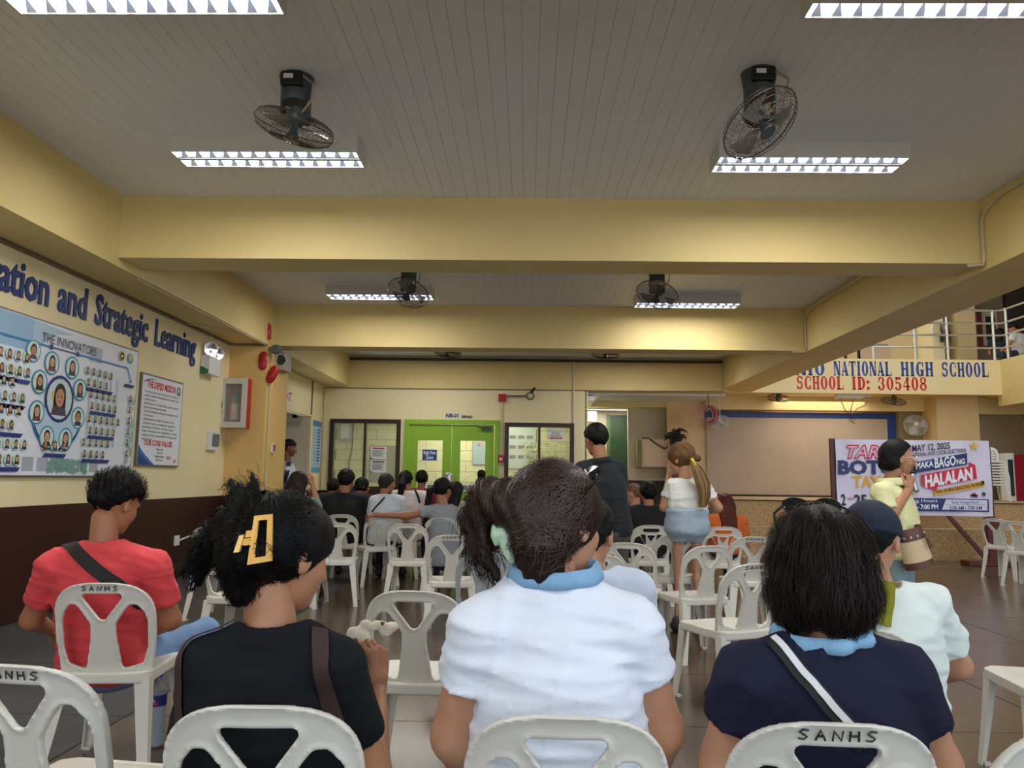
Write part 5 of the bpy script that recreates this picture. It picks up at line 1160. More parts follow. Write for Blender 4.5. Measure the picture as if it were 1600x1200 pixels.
    los[2] = Pv[2]-.1-hem*Lt-.04
    Vs, Qs = nets(shirt_f, los, his, .0085 if near else .016)
    sm = shirt_m or mat('cloth_%d_%d_%d' % shirt, shirt, .85, bump=(400, .15), sheen=.05, fold=.5)
    link('shirt', mesh_np('shirt', Vs-base, Qs[:, ::-1], sm), e)
    lol = np.minimum.reduce([Pv, kL, kR, aL, aR, hL, hR])-.13*max(w, 1); hil = np.maximum.reduce([Pv, kL, kR, aL, aR, hL, hR])+.15*max(w, 1); lol[2] = max(.03, lol[2]); hil[2] = max(hil[2], Pv[2]+waist+.03)
    pw_ = wrinkle(.004, int(hx))
    def pf(X, Y, Z):
        d = smin(legs_f(X, Y, Z), smax(torso(X, Y, Z, .014 if waist > .12 else -.02), s_plane(X, Y, Z, Pv+V3(0, 0, waist), V3(0, 0, 1)), .01), .06 if waist > .12 else .03)+pw_(X, Y, Z)
        if shorts: d = np.maximum(d, (shorts-Z) if stand else -d*0-1)
        else: d = np.maximum(d, .07-Z)
        return d
    Vp, Qp = nets(pf, lol, hil, .014 if near or stand else .022)
    if len(Vp): link('shorts' if shorts else 'trousers', mesh_np('trousers', Vp-base, Qp[:, ::-1], pants_m or mat('cloth_%d_%d_%d' % pants, pants, .85, bump=(300, .2))), e)
    if min(aL[2], aR[2]) < .3:
        for a_, k_ in ((aL, kL), (aR, kR)):
            dr = off(0, 1, 0) if stand or knee_dir is None else nrm(V3(*knee_dir)); 
            def sf(X, Y, Z):
                d = s_cone(X, Y, Z, (a_[0], a_[1], .05), tuple(V3(a_[0], a_[1], .04)+dr*.14), .045, .036); d = smin(d, s_cone(X, Y, Z, (a_[0], a_[1], .06), (a_[0], a_[1], .1), .045, .042), .02); return smax(d, -Z+.002, .006)
            Vf, Qf = nets(sf, (a_[0]-.2, a_[1]-.2, -.01), (a_[0]+.2, a_[1]+.2, .16), .014); link('shoe', mesh_np('shoe', Vf-base, Qf[:, ::-1], mat('shoe_dark', (36, 32, 32), .5)), e)
    # hair
    hm = hairmat(*hcol)
    hl = lambda x, y, z: hair_sdf(hair, x, y, z, HP)
    lo_h = V3(-.14, -.16, -.15); hi_h = V3(.14, .14, .17)
    if hair == 'long': lo_h = V3(-.15, -.22, -HP.get('len', .33)-.06)
    for cN in HP.get('cones', ()):
        for q in (0, 1): r_ = max(cN[2], cN[3])+.015; lo_h = np.minimum(lo_h, np.array(cN[q])-r_); hi_h = np.maximum(hi_h, np.array(cN[q])+r_)
    if hair != 'none':
        Vr, Qr = nets(hl, lo_h, hi_h, .0058 if near else .0095); link('hair', mesh_np('hair', tw(Vr)-base, Qr[:, ::-1], hm), e)
    hair_f = lambda X, Y, Z: hl(*to_l(X, Y, Z))*hs
    if face:
        for s_ in (-1, 1):
            mb = MB(); Mx = Matrix.Translation(Vector((s_*.031, .079, .008))); mb.lathe([(0, -.011), (.008, -.008), (.0115, 0), (.008, .008), (0, .011)], 12, Mx @ Matrix.Rotation(PI/2, 4, 'X')); q = [tuple(tw(np.array([p]))[0]-base) for p in mb.v]; mb.v = q; ey = mb.build('eye', EYEW, e, True)
            mb = MB(); mb.lathe([(0, -.0122), (.0045, -.0112), (.0045, -.01), (0, -.01)], 10, Mx @ Matrix.Rotation(PI/2, 4, 'X')); mb.v = [tuple(tw(np.array([p]))[0]-base) for p in mb.v]; mb.build('iris', IRIS, ey)
            mb = MB(); mb.tube([(s_*.014, .0905, .024), (s_*.03, .09, .03), (s_*.048, .078, .026)], [.0022, .003, .0016], 5); mb.v = [tuple(tw(np.array([p]))[0]-base) for p in mb.v]; mb.build('eyebrow', BROW, e)
        mb = MB(); mb.tube([(-.02, .088, -.056), (-.008, .0965, -.054), (.008, .0965, -.054), (.02, .088, -.056)], [.003, .0052, .0052, .003], 6); mb.v = [tuple(tw(np.array([p]))[0]-base) for p in mb.v]; mb.build('lips', LIPS, e, True)
    return dict(e=e, base=base, shirt=shirt_f, hair=hair_f, hc=hc, tw=tw, Rh=Rh, N=N, up=up, side=side, fw=fw, hm=hm, hairV=tw(Vr) if hair != 'none' else None, SL=SL, SR=SR, Pv=Pv, WL=WL, WR=WR, to_l=to_l, hs=hs, body=body_f)
def collar(P, m, r=.078, hgt=.035, ruff=0.0, name='collar', tilt=.0, flare=.012, rise=.012):
    """fold-down collar band round the neck"""
    N, up, side, fw = P['N'], P['up'], P['side'], P['fw']; vs = []; n = 36; K = 6
    for k in range(n):
        a = 2*PI*k/n; rr = r+ruff*math.sin(a*7)
        for j in range(K):
            t = j/(K-1); h_ = hgt*math.sin(t*PI)-.012*t-.005; q = rr-.004+t*(.014+flare)+ruff*.6*math.sin(a*9+t*3)
            vs.append(tuple(N+up*(h_+rise)+side*q*math.cos(a)*1.05+fw*(q*math.sin(a)*.9+.01+tilt*h_)-P['base']))
    fs = [(k*K+j, ((k+1) % n)*K+j, ((k+1) % n)*K+j+1, k*K+j+1) for k in range(n) for j in range(K-1)]
    o = MB().add(vs, fs).build(name, m, P['e'], True); md = o.modifiers.new('thickness', 'SOLIDIFY'); md.thickness = .004; return o
def local_part(P, mb, name, m, smooth=True):
    """mesh given in head-local metres -> part of the person"""
    mb.v = [tuple(P['tw'](np.array([p], float))[0]-P['base']) for p in mb.v]; return mb.build(name, m, P['e'], smooth)
def head_sdf_part(P, fn, lo, hi, h, name, m):
    V_, Q = nets(fn, lo, hi, h); return link(name, mesh_np(name, P['tw'](V_)-P['base'], Q[:, ::-1], m), P['e'])
def cap_part(P, m, brim=True):
    def f(x, y, z):
        d = s_ell(x, y, z, (0, -.008, .035), (.094, .112, .103)); d = smax(d, -(z-.022-.1*np.clip(y, -.1, .1)), .006)
        d = np.minimum(d, s_ell(x, y, z, (0, -.005, .139), (.008, .008, .005)))
        if brim: b_ = s_ell(x, y, z, (0, .12, .034), (.072, .075, .2)); zz = z-.036+.9*x*x-.12*(y-.1); b_ = smax(b_, np.abs(zz)-.0035, .003); b_ = smax(b_, .07-y, .004); d = smin(d, b_, .006)
        return d
    return head_sdf_part(P, f, (-.12, -.14, -.02), (.12, .21, .16), .007, 'cap', m)
# ------------------------------------------------------------------ the seated people in front
TEE_RED = mat('red_tee_cloth', (216, 66, 72), .85, bump=(420, .2), sheen=.05, var=(3, .06), fold=.55)
P = person('man in the red tee with a black strap across his back, seated at left', 181, 788, 3.46, yaw=22, pitch=24, roll=0, skin='tan', hair='short', HP=dict(vol=.022, amp=.0045, cut=.02, strand=False), shirt_m=TEE_RED, sleeve=.68, pants=(96, 126, 164), w=1.12, near=True, hs=1.06, J=dict(N=(160, 852, 3.40), SL=(84, 884, 3.37), SR=(240, 884, 3.40), EL=(50, 968, 3.45), ER=(266, 968, 3.5), WL=(82, 985, 3.72), WR=(205, 1000, 3.76), P=(165, 1038, 3.52), kR=(322, 985, 3.86), kL=(296, 1000, 4.0), aR=(330, 1110, 3.9), aL=(290, 1110, 4.05)), wr=.006, b=1.05, pants_m=mat('blue_jeans', (110, 140, 178), .8, var=(6, .15), bump=(300, .3)))
FN = P['shirt']; pts = [march(FN, x, y, 3.0, 3.7) for x, y in ((104, 845), (120, 862), (145, 886), (170, 905), (200, 925), (228, 950))]
ribbon(FN, pts, .055, mat('black_webbing', (20, 20, 22), .7, bump=(300, .3)), 'bag_strap', P['e'], P['base'], off=.003)
up_ = P['hairV'][P['to_l'](*P['hairV'].T)[2] > .0]
strands(P['hair'], up_, lambda X: np.stack([np.sin(X[:, 0]*60)*.5, .5+0*X[:, 0], .9+0*X[:, 0]], 1), P['hm'], P['e'], P['base'], N=1800, steps=6, step=.007, lift=.012, wd=.0012)
# woman in black tee with claw clip
TEE_BLK = mat('black_tee_cloth', (13, 15, 21), .85, bump=(420, .25), spec=.25, fold=.6)
BUNC = [((-.03, -.09, .06), (-.06, -.125, .04), .04, .03), ((-.05, -.11, .085), (-.09, -.13, .125), .028, .01), ((-.06, -.12, .04), (-.12, -.13, -.02), .03, .026), ((-.1, -.13, .0), (-.15, -.13, -.07), .026, .016), ((-.12, -.12, -.02), (-.135, -.11, -.1), .02, .008), ((-.02, -.1, .09), (-.035, -.12, .15), .02, .006), ((.0, -.09, -.05), (.0, -.08, -.09), .055, .035), ((-.04, -.1, .0), (.04, -.1, -.02), .05, .045)]
P = person('woman in a black tee with a tan claw clip, eating, front row', 448, 868, 1.83, yaw=42, pitch=16, skin='mid', hair='pony', HP=dict(vol=.016, amp=.0022, cut=.075, cones=BUNC), shirt_m=TEE_BLK, sleeve=.66, pants=(40, 40, 50), w=1.12, b=1.15, near=True, hs=1.06, belly=1.12, J=dict(N=(425, 984, 1.78), SL=(326, 1040, 1.75), SR=(528, 1040, 1.77), EL=(300, 1190, 1.85), ER=(584, 1216, 1.84), WL=(480, 1100, 2.06), WR=(588, 1072, 2.02), P=(410, 1290, 1.88), arm=.047), wr=.0045, face=True,
  handcfg=dict(R=dict(y=V3(.02, .10, .9), z=V3(.75, -.4, .1), curl=(48, 48, 30), fine=True, thumb=.6, side=-1), L=dict(y=V3(.3, .2, .8), z=V3(-.5, .3, .3), curl=(30, 40, 25))))
FN = P['shirt']; BRS = mat('brown_strap', (52, 30, 28), .7, bump=(200, .3))
ribbon(FN, [march(FN, x, y, 1.5, 2.1) for x, y in ((497, 985), (502, 1020), (507, 1060), (516, 1100), (524, 1135), (530, 1165))], .036, BRS, 'bag_strap', P['e'], P['base'])
ribbon(FN, [march(FN, x, y, 1.5, 2.1) for x, y in ((352, 955), (318, 975), (294, 1005), (283, 1040), (281, 1090), (284, 1150))], .03, BRS, 'bag_strap', P['e'], P['base'])
TAN = mat('tan_clip_plastic', (222, 170, 82), .35)
hv = P['hairV']; clipc = march(P['hair'], 415, 840, 1.5, 1.95)
upd = nrm(V3(-.12, 0, 1)); sdd = nrm(V3(1, 0, .12)); nn = V3(0, -1, 0); mb = MB()
def _hit(u, v):
    q = clipc+sdd*u+upd*v; t = np.linspace(-.09, .09, 120); P_ = q[None]+np.outer(t, V3(0, 1, 0)); d = HF0(P_[:, 0], P_[:, 1], P_[:, 2]); k = int(np.argmax(d < 0)) if (d < 0).any() else 60; return t[k]
HF0 = P['hair']; hA, hB, hC, hD = _hit(-.02, -.045), _hit(.02, -.045), _hit(-.02, .045), _hit(.02, .045)
hm_ = max(-.0, 0)
def fr_(u, v, w_):
    a_, b_ = min(max((u+.02)/.04, -.2), 1), (v+.045)/.09; dep = (hA*(1-a_)+hB*a_)*(1-b_)+(hC*(1-a_)+hD*a_)*b_
    q = clipc+sdd*u+upd*v+V3(0, dep-.024-w_, 0); return tuple(q-P['base'])
for a in ((-.019, -.05, -.009, .05), (.009, -.05, .019, .05), (-.009, .039, .009, .05), (-.009, -.05, .009, -.038)): mb.prism([(a[0], a[1]), (a[2], a[1]), (a[2], a[3]), (a[0], a[3])], .0, .006, fr_)
for v in (-.01, .006): mb.prism([(-.03, v), (-.019, v), (-.019, v+.014), (-.03, v+.014)], 0, .006, fr_)
mb.build('claw_clip', TAN, P['e'])
mb = MB(); 
for a in ((-.05, -.022, -.038, .012),): mb.prism([(a[0], a[1]), (a[2], a[1]), (a[2]+.004, a[3]), (a[0]+.006, a[3])], -.004, .006, fr_)
mb.prism([(-.042, -.008), (-.02, -.01), (-.02, .004), (-.042, .004)], -.002, .004, fr_); mb.build('clip_back', TAN, P['e'])
HF = P['hair']; cx_ = clipc
hv2 = hv[P['to_l'](*hv.T)[1] < .01]
strands(HF, hv2, lambda X: (cx_[None]-X)*6+np.array([[0, -.2, 0]]), P['hm'], P['e'], P['base'], N=2200, steps=8, step=.011, lift=.003)
tail = hv[P['to_l'](*hv.T)[0] < -.07]
strands(HF, tail, lambda X: np.tile(V3(-.6, -.1, -.8)[None], (len(X), 1)), P['hm'], P['e'], P['base'], N=500, steps=7, step=.01, lift=.008, seed=4, name='tail_strands')
crest = hv[(P['to_l'](*hv.T)[2] > .09) & (P['to_l'](*hv.T)[0] < 0)]
strands(HF, crest, lambda X: np.tile(V3(-.7, 0, .7)[None], (len(X), 1)), P['hm'], P['e'], P['base'], N=160, steps=6, step=.007, lift=.012, wd=.0008, seed=6, name='crest_strands')
# bread she holds (a thing of its own)
def blob(nm, c, r, m, label, cat, seed=1, h=.005, sub=None):
    c = np.array(c); rr = np.random.RandomState(seed); cs = [(rr.normal(size=3)*np.array(r)*.45, rr.uniform(.45, .75)) for _ in range(7)]; wf = wrinkle(.0022, seed, 1.4)
    def f(X, Y, Z):
        d = None
        for q, k_ in cs:
            e_ = s_ell(X, Y, Z, q, np.array(r)*k_); d = e_ if d is None else smin(d, e_, .008)
        return d+wf(X*3, Y*3, Z*3)
    V_, Q = nets(f, -np.array(r)*2.2, np.array(r)*2.2, h); e = empty(nm, tuple(c)); tag(e, label, cat); link('crumb', mesh_np('crumb', V_, Q[:, ::-1], m), e)
    if sub: 
        for q, r2, m2 in sub: V2, Q2 = nets(lambda X, Y, Z: s_ell(X, Y, Z, q, r2)+wf(X*4, Y*4, Z*4), np.array(q)-np.array(r2)*1.6, np.array(q)+np.array(r2)*1.6, .004); link('filling', mesh_np('filling', V2, Q2[:, ::-1], m2), e)
    return e
BREAD = mat('white_steamed_bun', (232, 222, 200), .7, bump=(90, .3), sss=.1); FILL = mat('red_brown_filling', (150, 60, 34), .5)
hw = P['WR']; tip = atD(597, 980, 2.03)
blob('bread_piece', tip, (.028, .018, .02), BREAD, 'torn white bun piece with red filling between her fingers', 'food', 3, .0042, [((.004, -.012, .012), (.008, .006, .008), FILL)])
blob('bread_bun', atD(556, 996, 2.06), (.030, .028, .030), BREAD, 'larger white bun half in plastic beside the torn piece', 'food', 9, .005, [((.006, -.026, -.006), (.009, .006, .014), FILL)])
# woman in the white polo
TEE_WHT = mat('white_polo_cloth', (226, 232, 246), .8, bump=(420, .15), fold=.6)
CB = mat('light_blue_collar_denim', (134, 178, 214), .85, bump=(300, .3), var=(20, .08))
BC = [((-.02, -.1, .03), (-.085, -.135, .045), .05, .038), ((-.08, -.13, .05), (-.12, -.14, -.0), .034, .028), ((-.115, -.14, .0), (-.10, -.13, -.08), .028, .014), ((-.10, -.13, -.06), (-.06, -.11, -.12), .018, .009), ((.02, -.07, -.05), (.02, -.06, -.09), .06, .05)]
P = person('large woman in a white polo with light blue collar and green hair clip', 872, 822, 1.84, yaw=48, pitch=8, roll=-4, skin='light', hair='pony', hcol=('dark_brown', (38, 24, 21)), HP=dict(vol=.02, amp=.0016, cut=.09, cones=BC), shirt_m=TEE_WHT, sleeve=.50, pants=(120, 150, 180), w=1.07, b=1.3, near=True, hs=1.08, belly=1.17, J=dict(N=(868, 908, 1.80), SL=(752, 986, 1.77), SR=(984, 984, 1.78), EL=(712, 1150, 1.82), ER=(1030, 1140, 1.84), WL=(745, 1240, 2.02), WR=(1020, 1225, 2.02), P=(872, 1290, 1.90), arm=.064), wr=.008, face=True, neck_r=.082, wrz=1.5)
collar(P, CB, .082, .026, .002, tilt=-.1, rise=.022)
hv = P['hairV']; HF = P['hair']; cc = march(HF, 797, 832, 1.4, 1.95)
MINT = mat('mint_clip_plastic', (186, 212, 186), .25, sss=.2)
mb = MB(); M_ = []
def clipf(X, Y, Z):
    x = X-cc[0]; y = Y-cc[1]+.022; z = Z-cc[2]; u = x*.98+z*.12; v = -x*.12+z*.98
    d = s_ell(u+.0, y+.005+6*v*v*.4, v, (0, 0, 0), (.026, .014, .066)); d = np.maximum(d, -s_ell(u+.0, y-.012+6*v*v*.4, v, (0, 0, 0), (.022, .016, .06)))
    t = np.maximum(np.abs(((v*90) % 1.0)-.5)/90-.0028, np.maximum(np.abs(u-.025)-.006, np.abs(y+.0)-.008)); t = np.maximum(t, np.abs(v)-.05)
    g = s_cone(u, y, v, (-.03, -.004, .0), (-.014, -.004, .0), .012, .012); g = smin(g, s_ell(u, y, v, (-.034, -.002, 0), (.008, .012, .026)), .008)
    return smin(smin(d, t, .004), g, .006)
V_, Q = nets(clipf, cc-V3(.07, .06, .09), cc+V3(.06, .05, .09), .003); link('claw_clip', mesh_np('claw_clip', V_-P['base'], Q[:, ::-1], MINT), P['e'])
hv2 = hv[(P['to_l'](*hv.T)[1] < .02) & (P['to_l'](*hv.T)[2] > -.06)]
strands(HF, hv2, lambda X: (cc[None]-X)*5+np.array([[0, -.2, 0]]), mat('hair_brown_glint', (58, 38, 32), .5), P['e'], P['base'], N=2200, steps=9, step=.012, lift=.003, seed=3)
tl = hv[P['to_l'](*hv.T)[0] < -.075]
strands(HF, tl, lambda X: np.tile(V3(.1, 0, -1)[None], (len(X), 1)), P['hm'], P['e'], P['base'], N=500, steps=9, step=.012, lift=.012, seed=8, name='tail_strands')
GLS = mat('sunglass_black', (12, 12, 14), .12)
def sunglasses(P, label, a=0.0, lx=1.0, at_=(0, .062, .115)):
    mb = MB()
    for s_ in (-1, 1):
        Mx = Matrix.Translation(Vector((s_*.034, at_[1], at_[2]))) @ Matrix.Rotation(rad(60), 4, 'X') @ Matrix.Diagonal((1.15, .85, 1, 1)); mb.lathe([(0, -.002), (.024, -.002), (.027, 0), (.024, .003), (0, .005)], 16, Mx)
        mb.tube([(s_*.062, at_[1], at_[2]), (s_*.088, at_[1]-.03, at_[2]-.02), (s_*.098, at_[1]-.09, at_[2]-.06)], .0028, 5)
    mb.tube([(-.01, at_[1], at_[2]), (0, at_[1], at_[2]+.006), (.01, at_[1], at_[2])], .003, 5)
    e = empty('sunglasses', tuple(P['hc'])); tag(e, label, 'sunglasses'); mb.v = [tuple(P['tw'](np.array([p], float))[0]-P['hc']) for p in mb.v]; mb.build('frame', GLS, e, True)
sunglasses(P, 'black sunglasses pushed up on the brown hair of the white polo woman', at_=(0, .058, .122))
# woman in navy with bobbed hair
NAV = mat('navy_tee_cloth', (20, 22, 48), .85, bump=(420, .25), spec=.3, fold=.55)
P = person('woman in navy with a dark bob and white striped strap, front right', 1280, 893, 1.84, yaw=6, pitch=6, skin='light', hair='bob', hcol=('brown_black', (26, 17, 15)), HP=dict(vol=.02, amp=.003, cut=.118), shirt_m=NAV, sleeve=.55, pants=(50, 60, 90), w=1.1, b=1.25, near=True, hs=1.08, belly=1.1, J=dict(N=(1288, 998, 1.80), SL=(1170, 1062, 1.77), SR=(1408, 1060, 1.79), EL=(1130, 1195, 1.80), ER=(1462, 1195, 1.82), WL=(1160, 1270, 2.0), WR=(1440, 1270, 2.0), P=(1300, 1300, 1.90), arm=.062), wr=.007, neck_r=.085)
collar(P, CB, .082, .02, .006, tilt=-.1, flare=.012, rise=.018)
FN = P['shirt']; q = [(1206, 1003), (1232, 1030), (1262, 1064), (1292, 1098), (1320, 1130), (1350, 1165)]
ribbon(FN, [march(FN, x, y, 1.4, 2.1) for x, y in q], .036, mat('black_webbing', (20, 20, 22), .7), 'bag_strap', P['e'], P['base'])
ribbon(FN, [march(FN, x+3, y-2, 1.4, 2.1) for x, y in q], .015, mat('white_webbing', (214, 216, 220), .7), 'strap_stripe', P['e'], P['base'], off=.0075)
strands(P['hair'], P['hairV'], lambda X: np.stack([(X[:, 0]-P['hc'][0])*2.5, (X[:, 1]-P['hc'][1])*2.5, -1+0*X[:, 0]], 1), P['hm'], P['e'], P['base'], N=3000, steps=10, step=.013, lift=.006, seed=5)
sunglasses(P, 'dark sunglasses pushed up on the bobbed hair of the navy woman', at_=(0, .03, .142))
# man with navy cap and towel
WP = mat('white_shirt_cloth', (222, 232, 228), .8, bump=(420, .2), fold=.6)
CAPM = mat('navy_cap_cloth', (18, 28, 52), .8, bump=(500, .3))
P = person('man in a white shirt and navy cap with a green towel at his neck', 1362, 846, 2.72, yaw=38, pitch=16, skin='light', hair='short', HP=dict(vol=.001, amp=.001, cut=.06), shirt_m=WP, sleeve=.72, w=1.1, b=1.1, near=True, hs=1.03, J=dict(N=(1376, 925, 2.68), SL=(1300, 962, 2.66), SR=(1452, 944, 2.72), EL=(1290, 1060, 2.7), ER=(1496, 1040, 2.82), WL=(1330, 1090, 2.9), WR=(1440, 1070, 3.0), P=(1385, 1110, 2.75), kL=(1400, 1120, 3.2), kR=(1460, 1130, 3.15), aL=(1400, 1180, 3.3), aR=(1460, 1185, 3.25)), wr=.006)
cap_part(P, CAPM)
TOW = mat('green_towel', (146, 148, 36), .95, bump=(220, .8))
FN = P['shirt']; tp = [march(FN, x, y, 2.3, 3.0) for x, y in ((1372, 916), (1368, 935), (1364, 955), (1362, 972))]
ribbon(FN, tp, .11, TOW, 'towel', P['e'], P['base'], thick=.012, off=.008)
for y in (933, 938, 943): 
    ribbon(FN, [march(FN, x, y+(x-1372)*-.15, 2.3, 3.0) for x in (1352, 1366, 1380)], .005, mat('towel_stripe', (214, 210, 180), .9), 'towel_stripe', P['e'], P['base'], off=.026, n=12)
# person half hidden beyond the white polo
P = person('dark haired person in a pale blue shirt, half hidden behind the white polo woman', 919, 836, 2.62, yaw=25, pitch=10, skin='light', hair='short', HP=dict(vol=.012, cut=.05), shirt=(206, 218, 238), sleeve=.7, w=1.05, near=True, hs=1.0, J=dict(N=(925, 898, 2.6), SL=(850, 930, 2.58), SR=(992, 922, 2.6), EL=(845, 1020, 2.62), ER=(1003, 1010, 2.66), P=(930, 1080, 2.66)))
chair(925, 965, 2.5, 0, 'chair completely behind the white polo woman, holding the pale shirt person')
# ------------------------------------------------------------------ standing people
P = person('standing man in a black polo shirt and grey trousers, seen from behind', 931, 688, 6.1, yaw=-28, pitch=16, skin='tan', hair='short', HP=dict(vol=.02, cut=.035, amp=.002), shirt=(15, 17, 24), sleeve=.60, pants=(72, 72, 72), stand=True, near=True, w=1.0, J=dict(N=(938, 722, 6.05), SL=(911, 733, 6.03), SR=(967, 733, 6.07), EL=(908, 784, 6.1), ER=(973, 786, 6.12), WL=(925, 800, 6.35), WR=(958, 800, 6.35), P=(953, 828, 6.05)), wr=.005, hem=.04)
collar(P, mat('cloth_15_17_24', (15, 17, 24)), .075, .03)
BL_ = hairmat('blonde_brown', (104, 74, 46)); DEN = mat('pale_denim_shorts', (158, 176, 190), .85, var=(9, .12), bump=(300, .3))
P = person('standing woman with a long blonde ponytail, white tee and denim shorts', 1064, 718, 6.62, yaw=-48, pitch=14, skin='light', hair='pony', hcol=('blonde_brown', (104, 74, 46)), HP=dict(vol=.018, cut=.105, cones=[((.03, -.1, -.01), (.045, -.12, -.02), .03, .026)]), shirt=(222, 222, 218), sleeve=.55, pants_m=DEN, shorts=.74, stand=True, near=True, w=.95, hs=1.1, J=dict(N=(1072, 750, 6.6), SL=(1050, 760, 6.58), SR=(1099, 760, 6.62), EL=(1039, 792, 6.62), ER=(1121, 793, 6.66), WL=(1046, 742, 6.78), WR=(1098, 800, 6.8), P=(1073, 826, 6.6)), wr=.009, hem=-.46, waist=.17,
  handcfg=dict(L=dict(y=V3(.2, .1, .9), z=V3(-.6, -.5, 0), curl=(35, 45, 30))))
tailp = [atD(x, y, 6.45) for x, y in ((1083, 723), (1090, 735), (1097, 755), (1100, 775), (1097, 793))]
HT = mat('ponytail_blonde', (156, 120, 76), .5, var=(30, .45, (1, 1, .12)), bump=(120, .4, (1, 1, .08)))
mb = MB(); mb.tube([Vector(q)-Vector(P['base']) for q in tailp], [.028, .042, .046, .036, .012], 14); mb.build('ponytail', HT, P['e'], True)
for k_ in range(26):
    rr = random.Random(k_); o_ = Vector((rr.uniform(-.045, .045), rr.uniform(-.04, .02), 0)); mb = None
stb = MB()
for k_ in range(60):
    rr = random.Random(k_); o_ = Vector((rr.uniform(-1, 1), rr.uniform(-1, .5), 0)); stb.tube([Vector(q)-Vector(P['base'])+o_*s_ for q, s_ in zip(tailp, (.025, .05, .058, .045, .03))], [.003, .004, .004, .003, .001], 4)
o = stb.build('tail_strands', HT, P['e']); o['kind'] = 'stuff'
MB().lathe([(.02, -.012), (.04, -.01), (.045, 0), (.04, .01), (.02, .012)], 14, Matrix.Translation(Vector(tailp[0])-Vector(P['base'])) @ Matrix.Rotation(rad(70), 4, 'Y')).build('hair_tie', mat('yellow_tie', (206, 188, 50), .7), P['e'], True)
# speaker
YS_ = mat('pale_yellow_shirt', (226, 222, 168), .85, bump=(300, .25), var=(6, .05))
P = person('woman speaking into a microphone in a pale yellow shirt and glasses', 1403, 717, 5.05, yaw=98, pitch=4, skin='mid', hair='bob', hcol=('black', (14, 12, 13)), HP=dict(vol=.008, amp=.002, cut=.078, fc=(.085, .15, .125)), shirt_m=YS_, sleeve=.78, pants_m=mat('teal_grey_trousers', (122, 148, 150), .8, var=(7, .08)), stand=True, near=True, face=True, w=.98, b=1.1, rz=-75, hs=1.0, J=dict(N=(1392, 757, 5.05), SL=(1400, 768, 5.22), SR=(1377, 770, 4.9), EL=(1412, 800, 5.3), ER=(1390, 806, 4.84), WL=(1420, 760, 5.1), WR=(1420, 764, 4.95), P=(1404, 862, 5.05)), wr=.006, hem=.0, belly=1.1,
  handcfg=dict(R=dict(y=V3(.25, .1, .9), z=V3(.5, -.8, 0), curl=(60, 50, 35), fine=True, thumb=.7), L=dict(y=V3(.1, -.1, .9), z=V3(.4, .8, 0), curl=(60, 55, 35))))
collar(P, YS_, .075, .04, .0, flare=.02)
mb = MB(); G_ = mat('pale_gold_frame', (206, 186, 140), .3, metal=.6)
for s_ in (-1, 1): mb.tube([(s_*(.032+.022*math.cos(a)), .098, .006+.016*math.sin(a)) for a in np.linspace(0, 2*PI, 20)], .0018, 5); mb.tube([(s_*.054, .097, .01), (s_*.079, .05, .012), (s_*.083, .0, .008)], .0018, 5)
mb.tube([(-.01, .1, .01), (.01, .1, .01)], .0018, 5); mb.v = [tuple(P['tw'](np.array([p], float))[0]-P['hc']) for p in mb.v]
e = empty('eyeglasses', tuple(P['hc'])); tag(e, 'thin pale framed glasses worn by the woman with the microphone', 'glasses'); mb.build('frame', G_, e)
ma, mbp = Vector(atD(1429, 757, 4.98)), Vector(atD(1422, 728, 5.05)); dirm = (mbp-ma).normalized(); Q_ = dirm.to_track_quat('Z', 'Y').to_matrix().to_4x4()
e = empty('microphone', tuple(ma)); tag(e, 'black and silver cordless microphone held at her mouth', 'microphone'); MB().lathe([(0, -.05), (.018, -.05), (.016, .0), (.02, .07), (0, .07)], 14, Q_).build('handle', mat('silver_grey', (150, 168, 178), .35, metal=.4), e, True); MB().lathe([(0, .07), (.024, .075), (.03, .1), (.026, .13), (.012, .145), (0, .147)], 14, Q_).build('head_grille', BLACK, e, True)
# her bucket bag
c = atD(1432, 868, 4.86); e = empty('bucket_bag', tuple(c)); tag(e, 'beige and brown bucket bag hanging at the speaker woman hip', 'bag'); Tm = Matrix.Rotation(rad(-14), 4, 'Y') @ Matrix.Rotation(rad(25), 4, 'Z') @ Matrix.Diagonal((1, .72, 1, 1))
BG = mat('beige_canvas', (206, 182, 146), .8, bump=(300, .3)); BLt = mat('brown_leather', (94, 56, 42), .5, bump=(100, .2))
MB().lathe([(0, -.07), (.098, -.07), (.1, -.03), (.1, -.028)], 20, Tm).build('leather_base', BLt, e, True); MB().lathe([(.098, -.03), (.088, .1)], 20, Tm).build('canvas_body', BG, e, True); MB().lathe([(.09, .1), (.089, .14), (.086, .175), (.078, .17), (.07, .14)], 20, Tm).build('leather_rim', BLt, e, True)
for k_ in range(6): a = -2.8+k_*.5; MB().lathe([(0, -.004), (.007, -.004), (.007, .004), (0, .004)], 8, Tm @ Matrix.Translation((.09*math.cos(a), .09*math.sin(a), .125)) @ Matrix.Rotation(PI/2, 4, 'X')).build('eyelet', STEEL, e)
MB().tube([Tm @ Vector(q) for q in ((.03, -.1, .13), (.035, -.115, .09), (.05, -.12, .04))], .005, 6).build('drawstring', BLt, e); MB().tube([Tm @ Vector(q) for q in ((.035, -.1, .13), (.02, -.118, .08), (.03, -.12, .03))], .005, 6).build('drawstring', BLt, e)
FN = P['shirt']; ribbon(FN, [march(FN, x, y, 4.6, 5.4) for x, y in ((1410, 832), (1404, 822), (1398, 812))], .014, BLt, 'bag_strap', P['e'], P['base'], n=12, off=.006)
MB().tube([Vector(q)-Vector(P['base']) for q in [atD(x, y, 4.98) for x, y in ((1400, 748), (1408, 770), (1414, 790), (1420, 800), (1423, 826))]], .004, 5).build('lanyard', BLACK, P['e'])
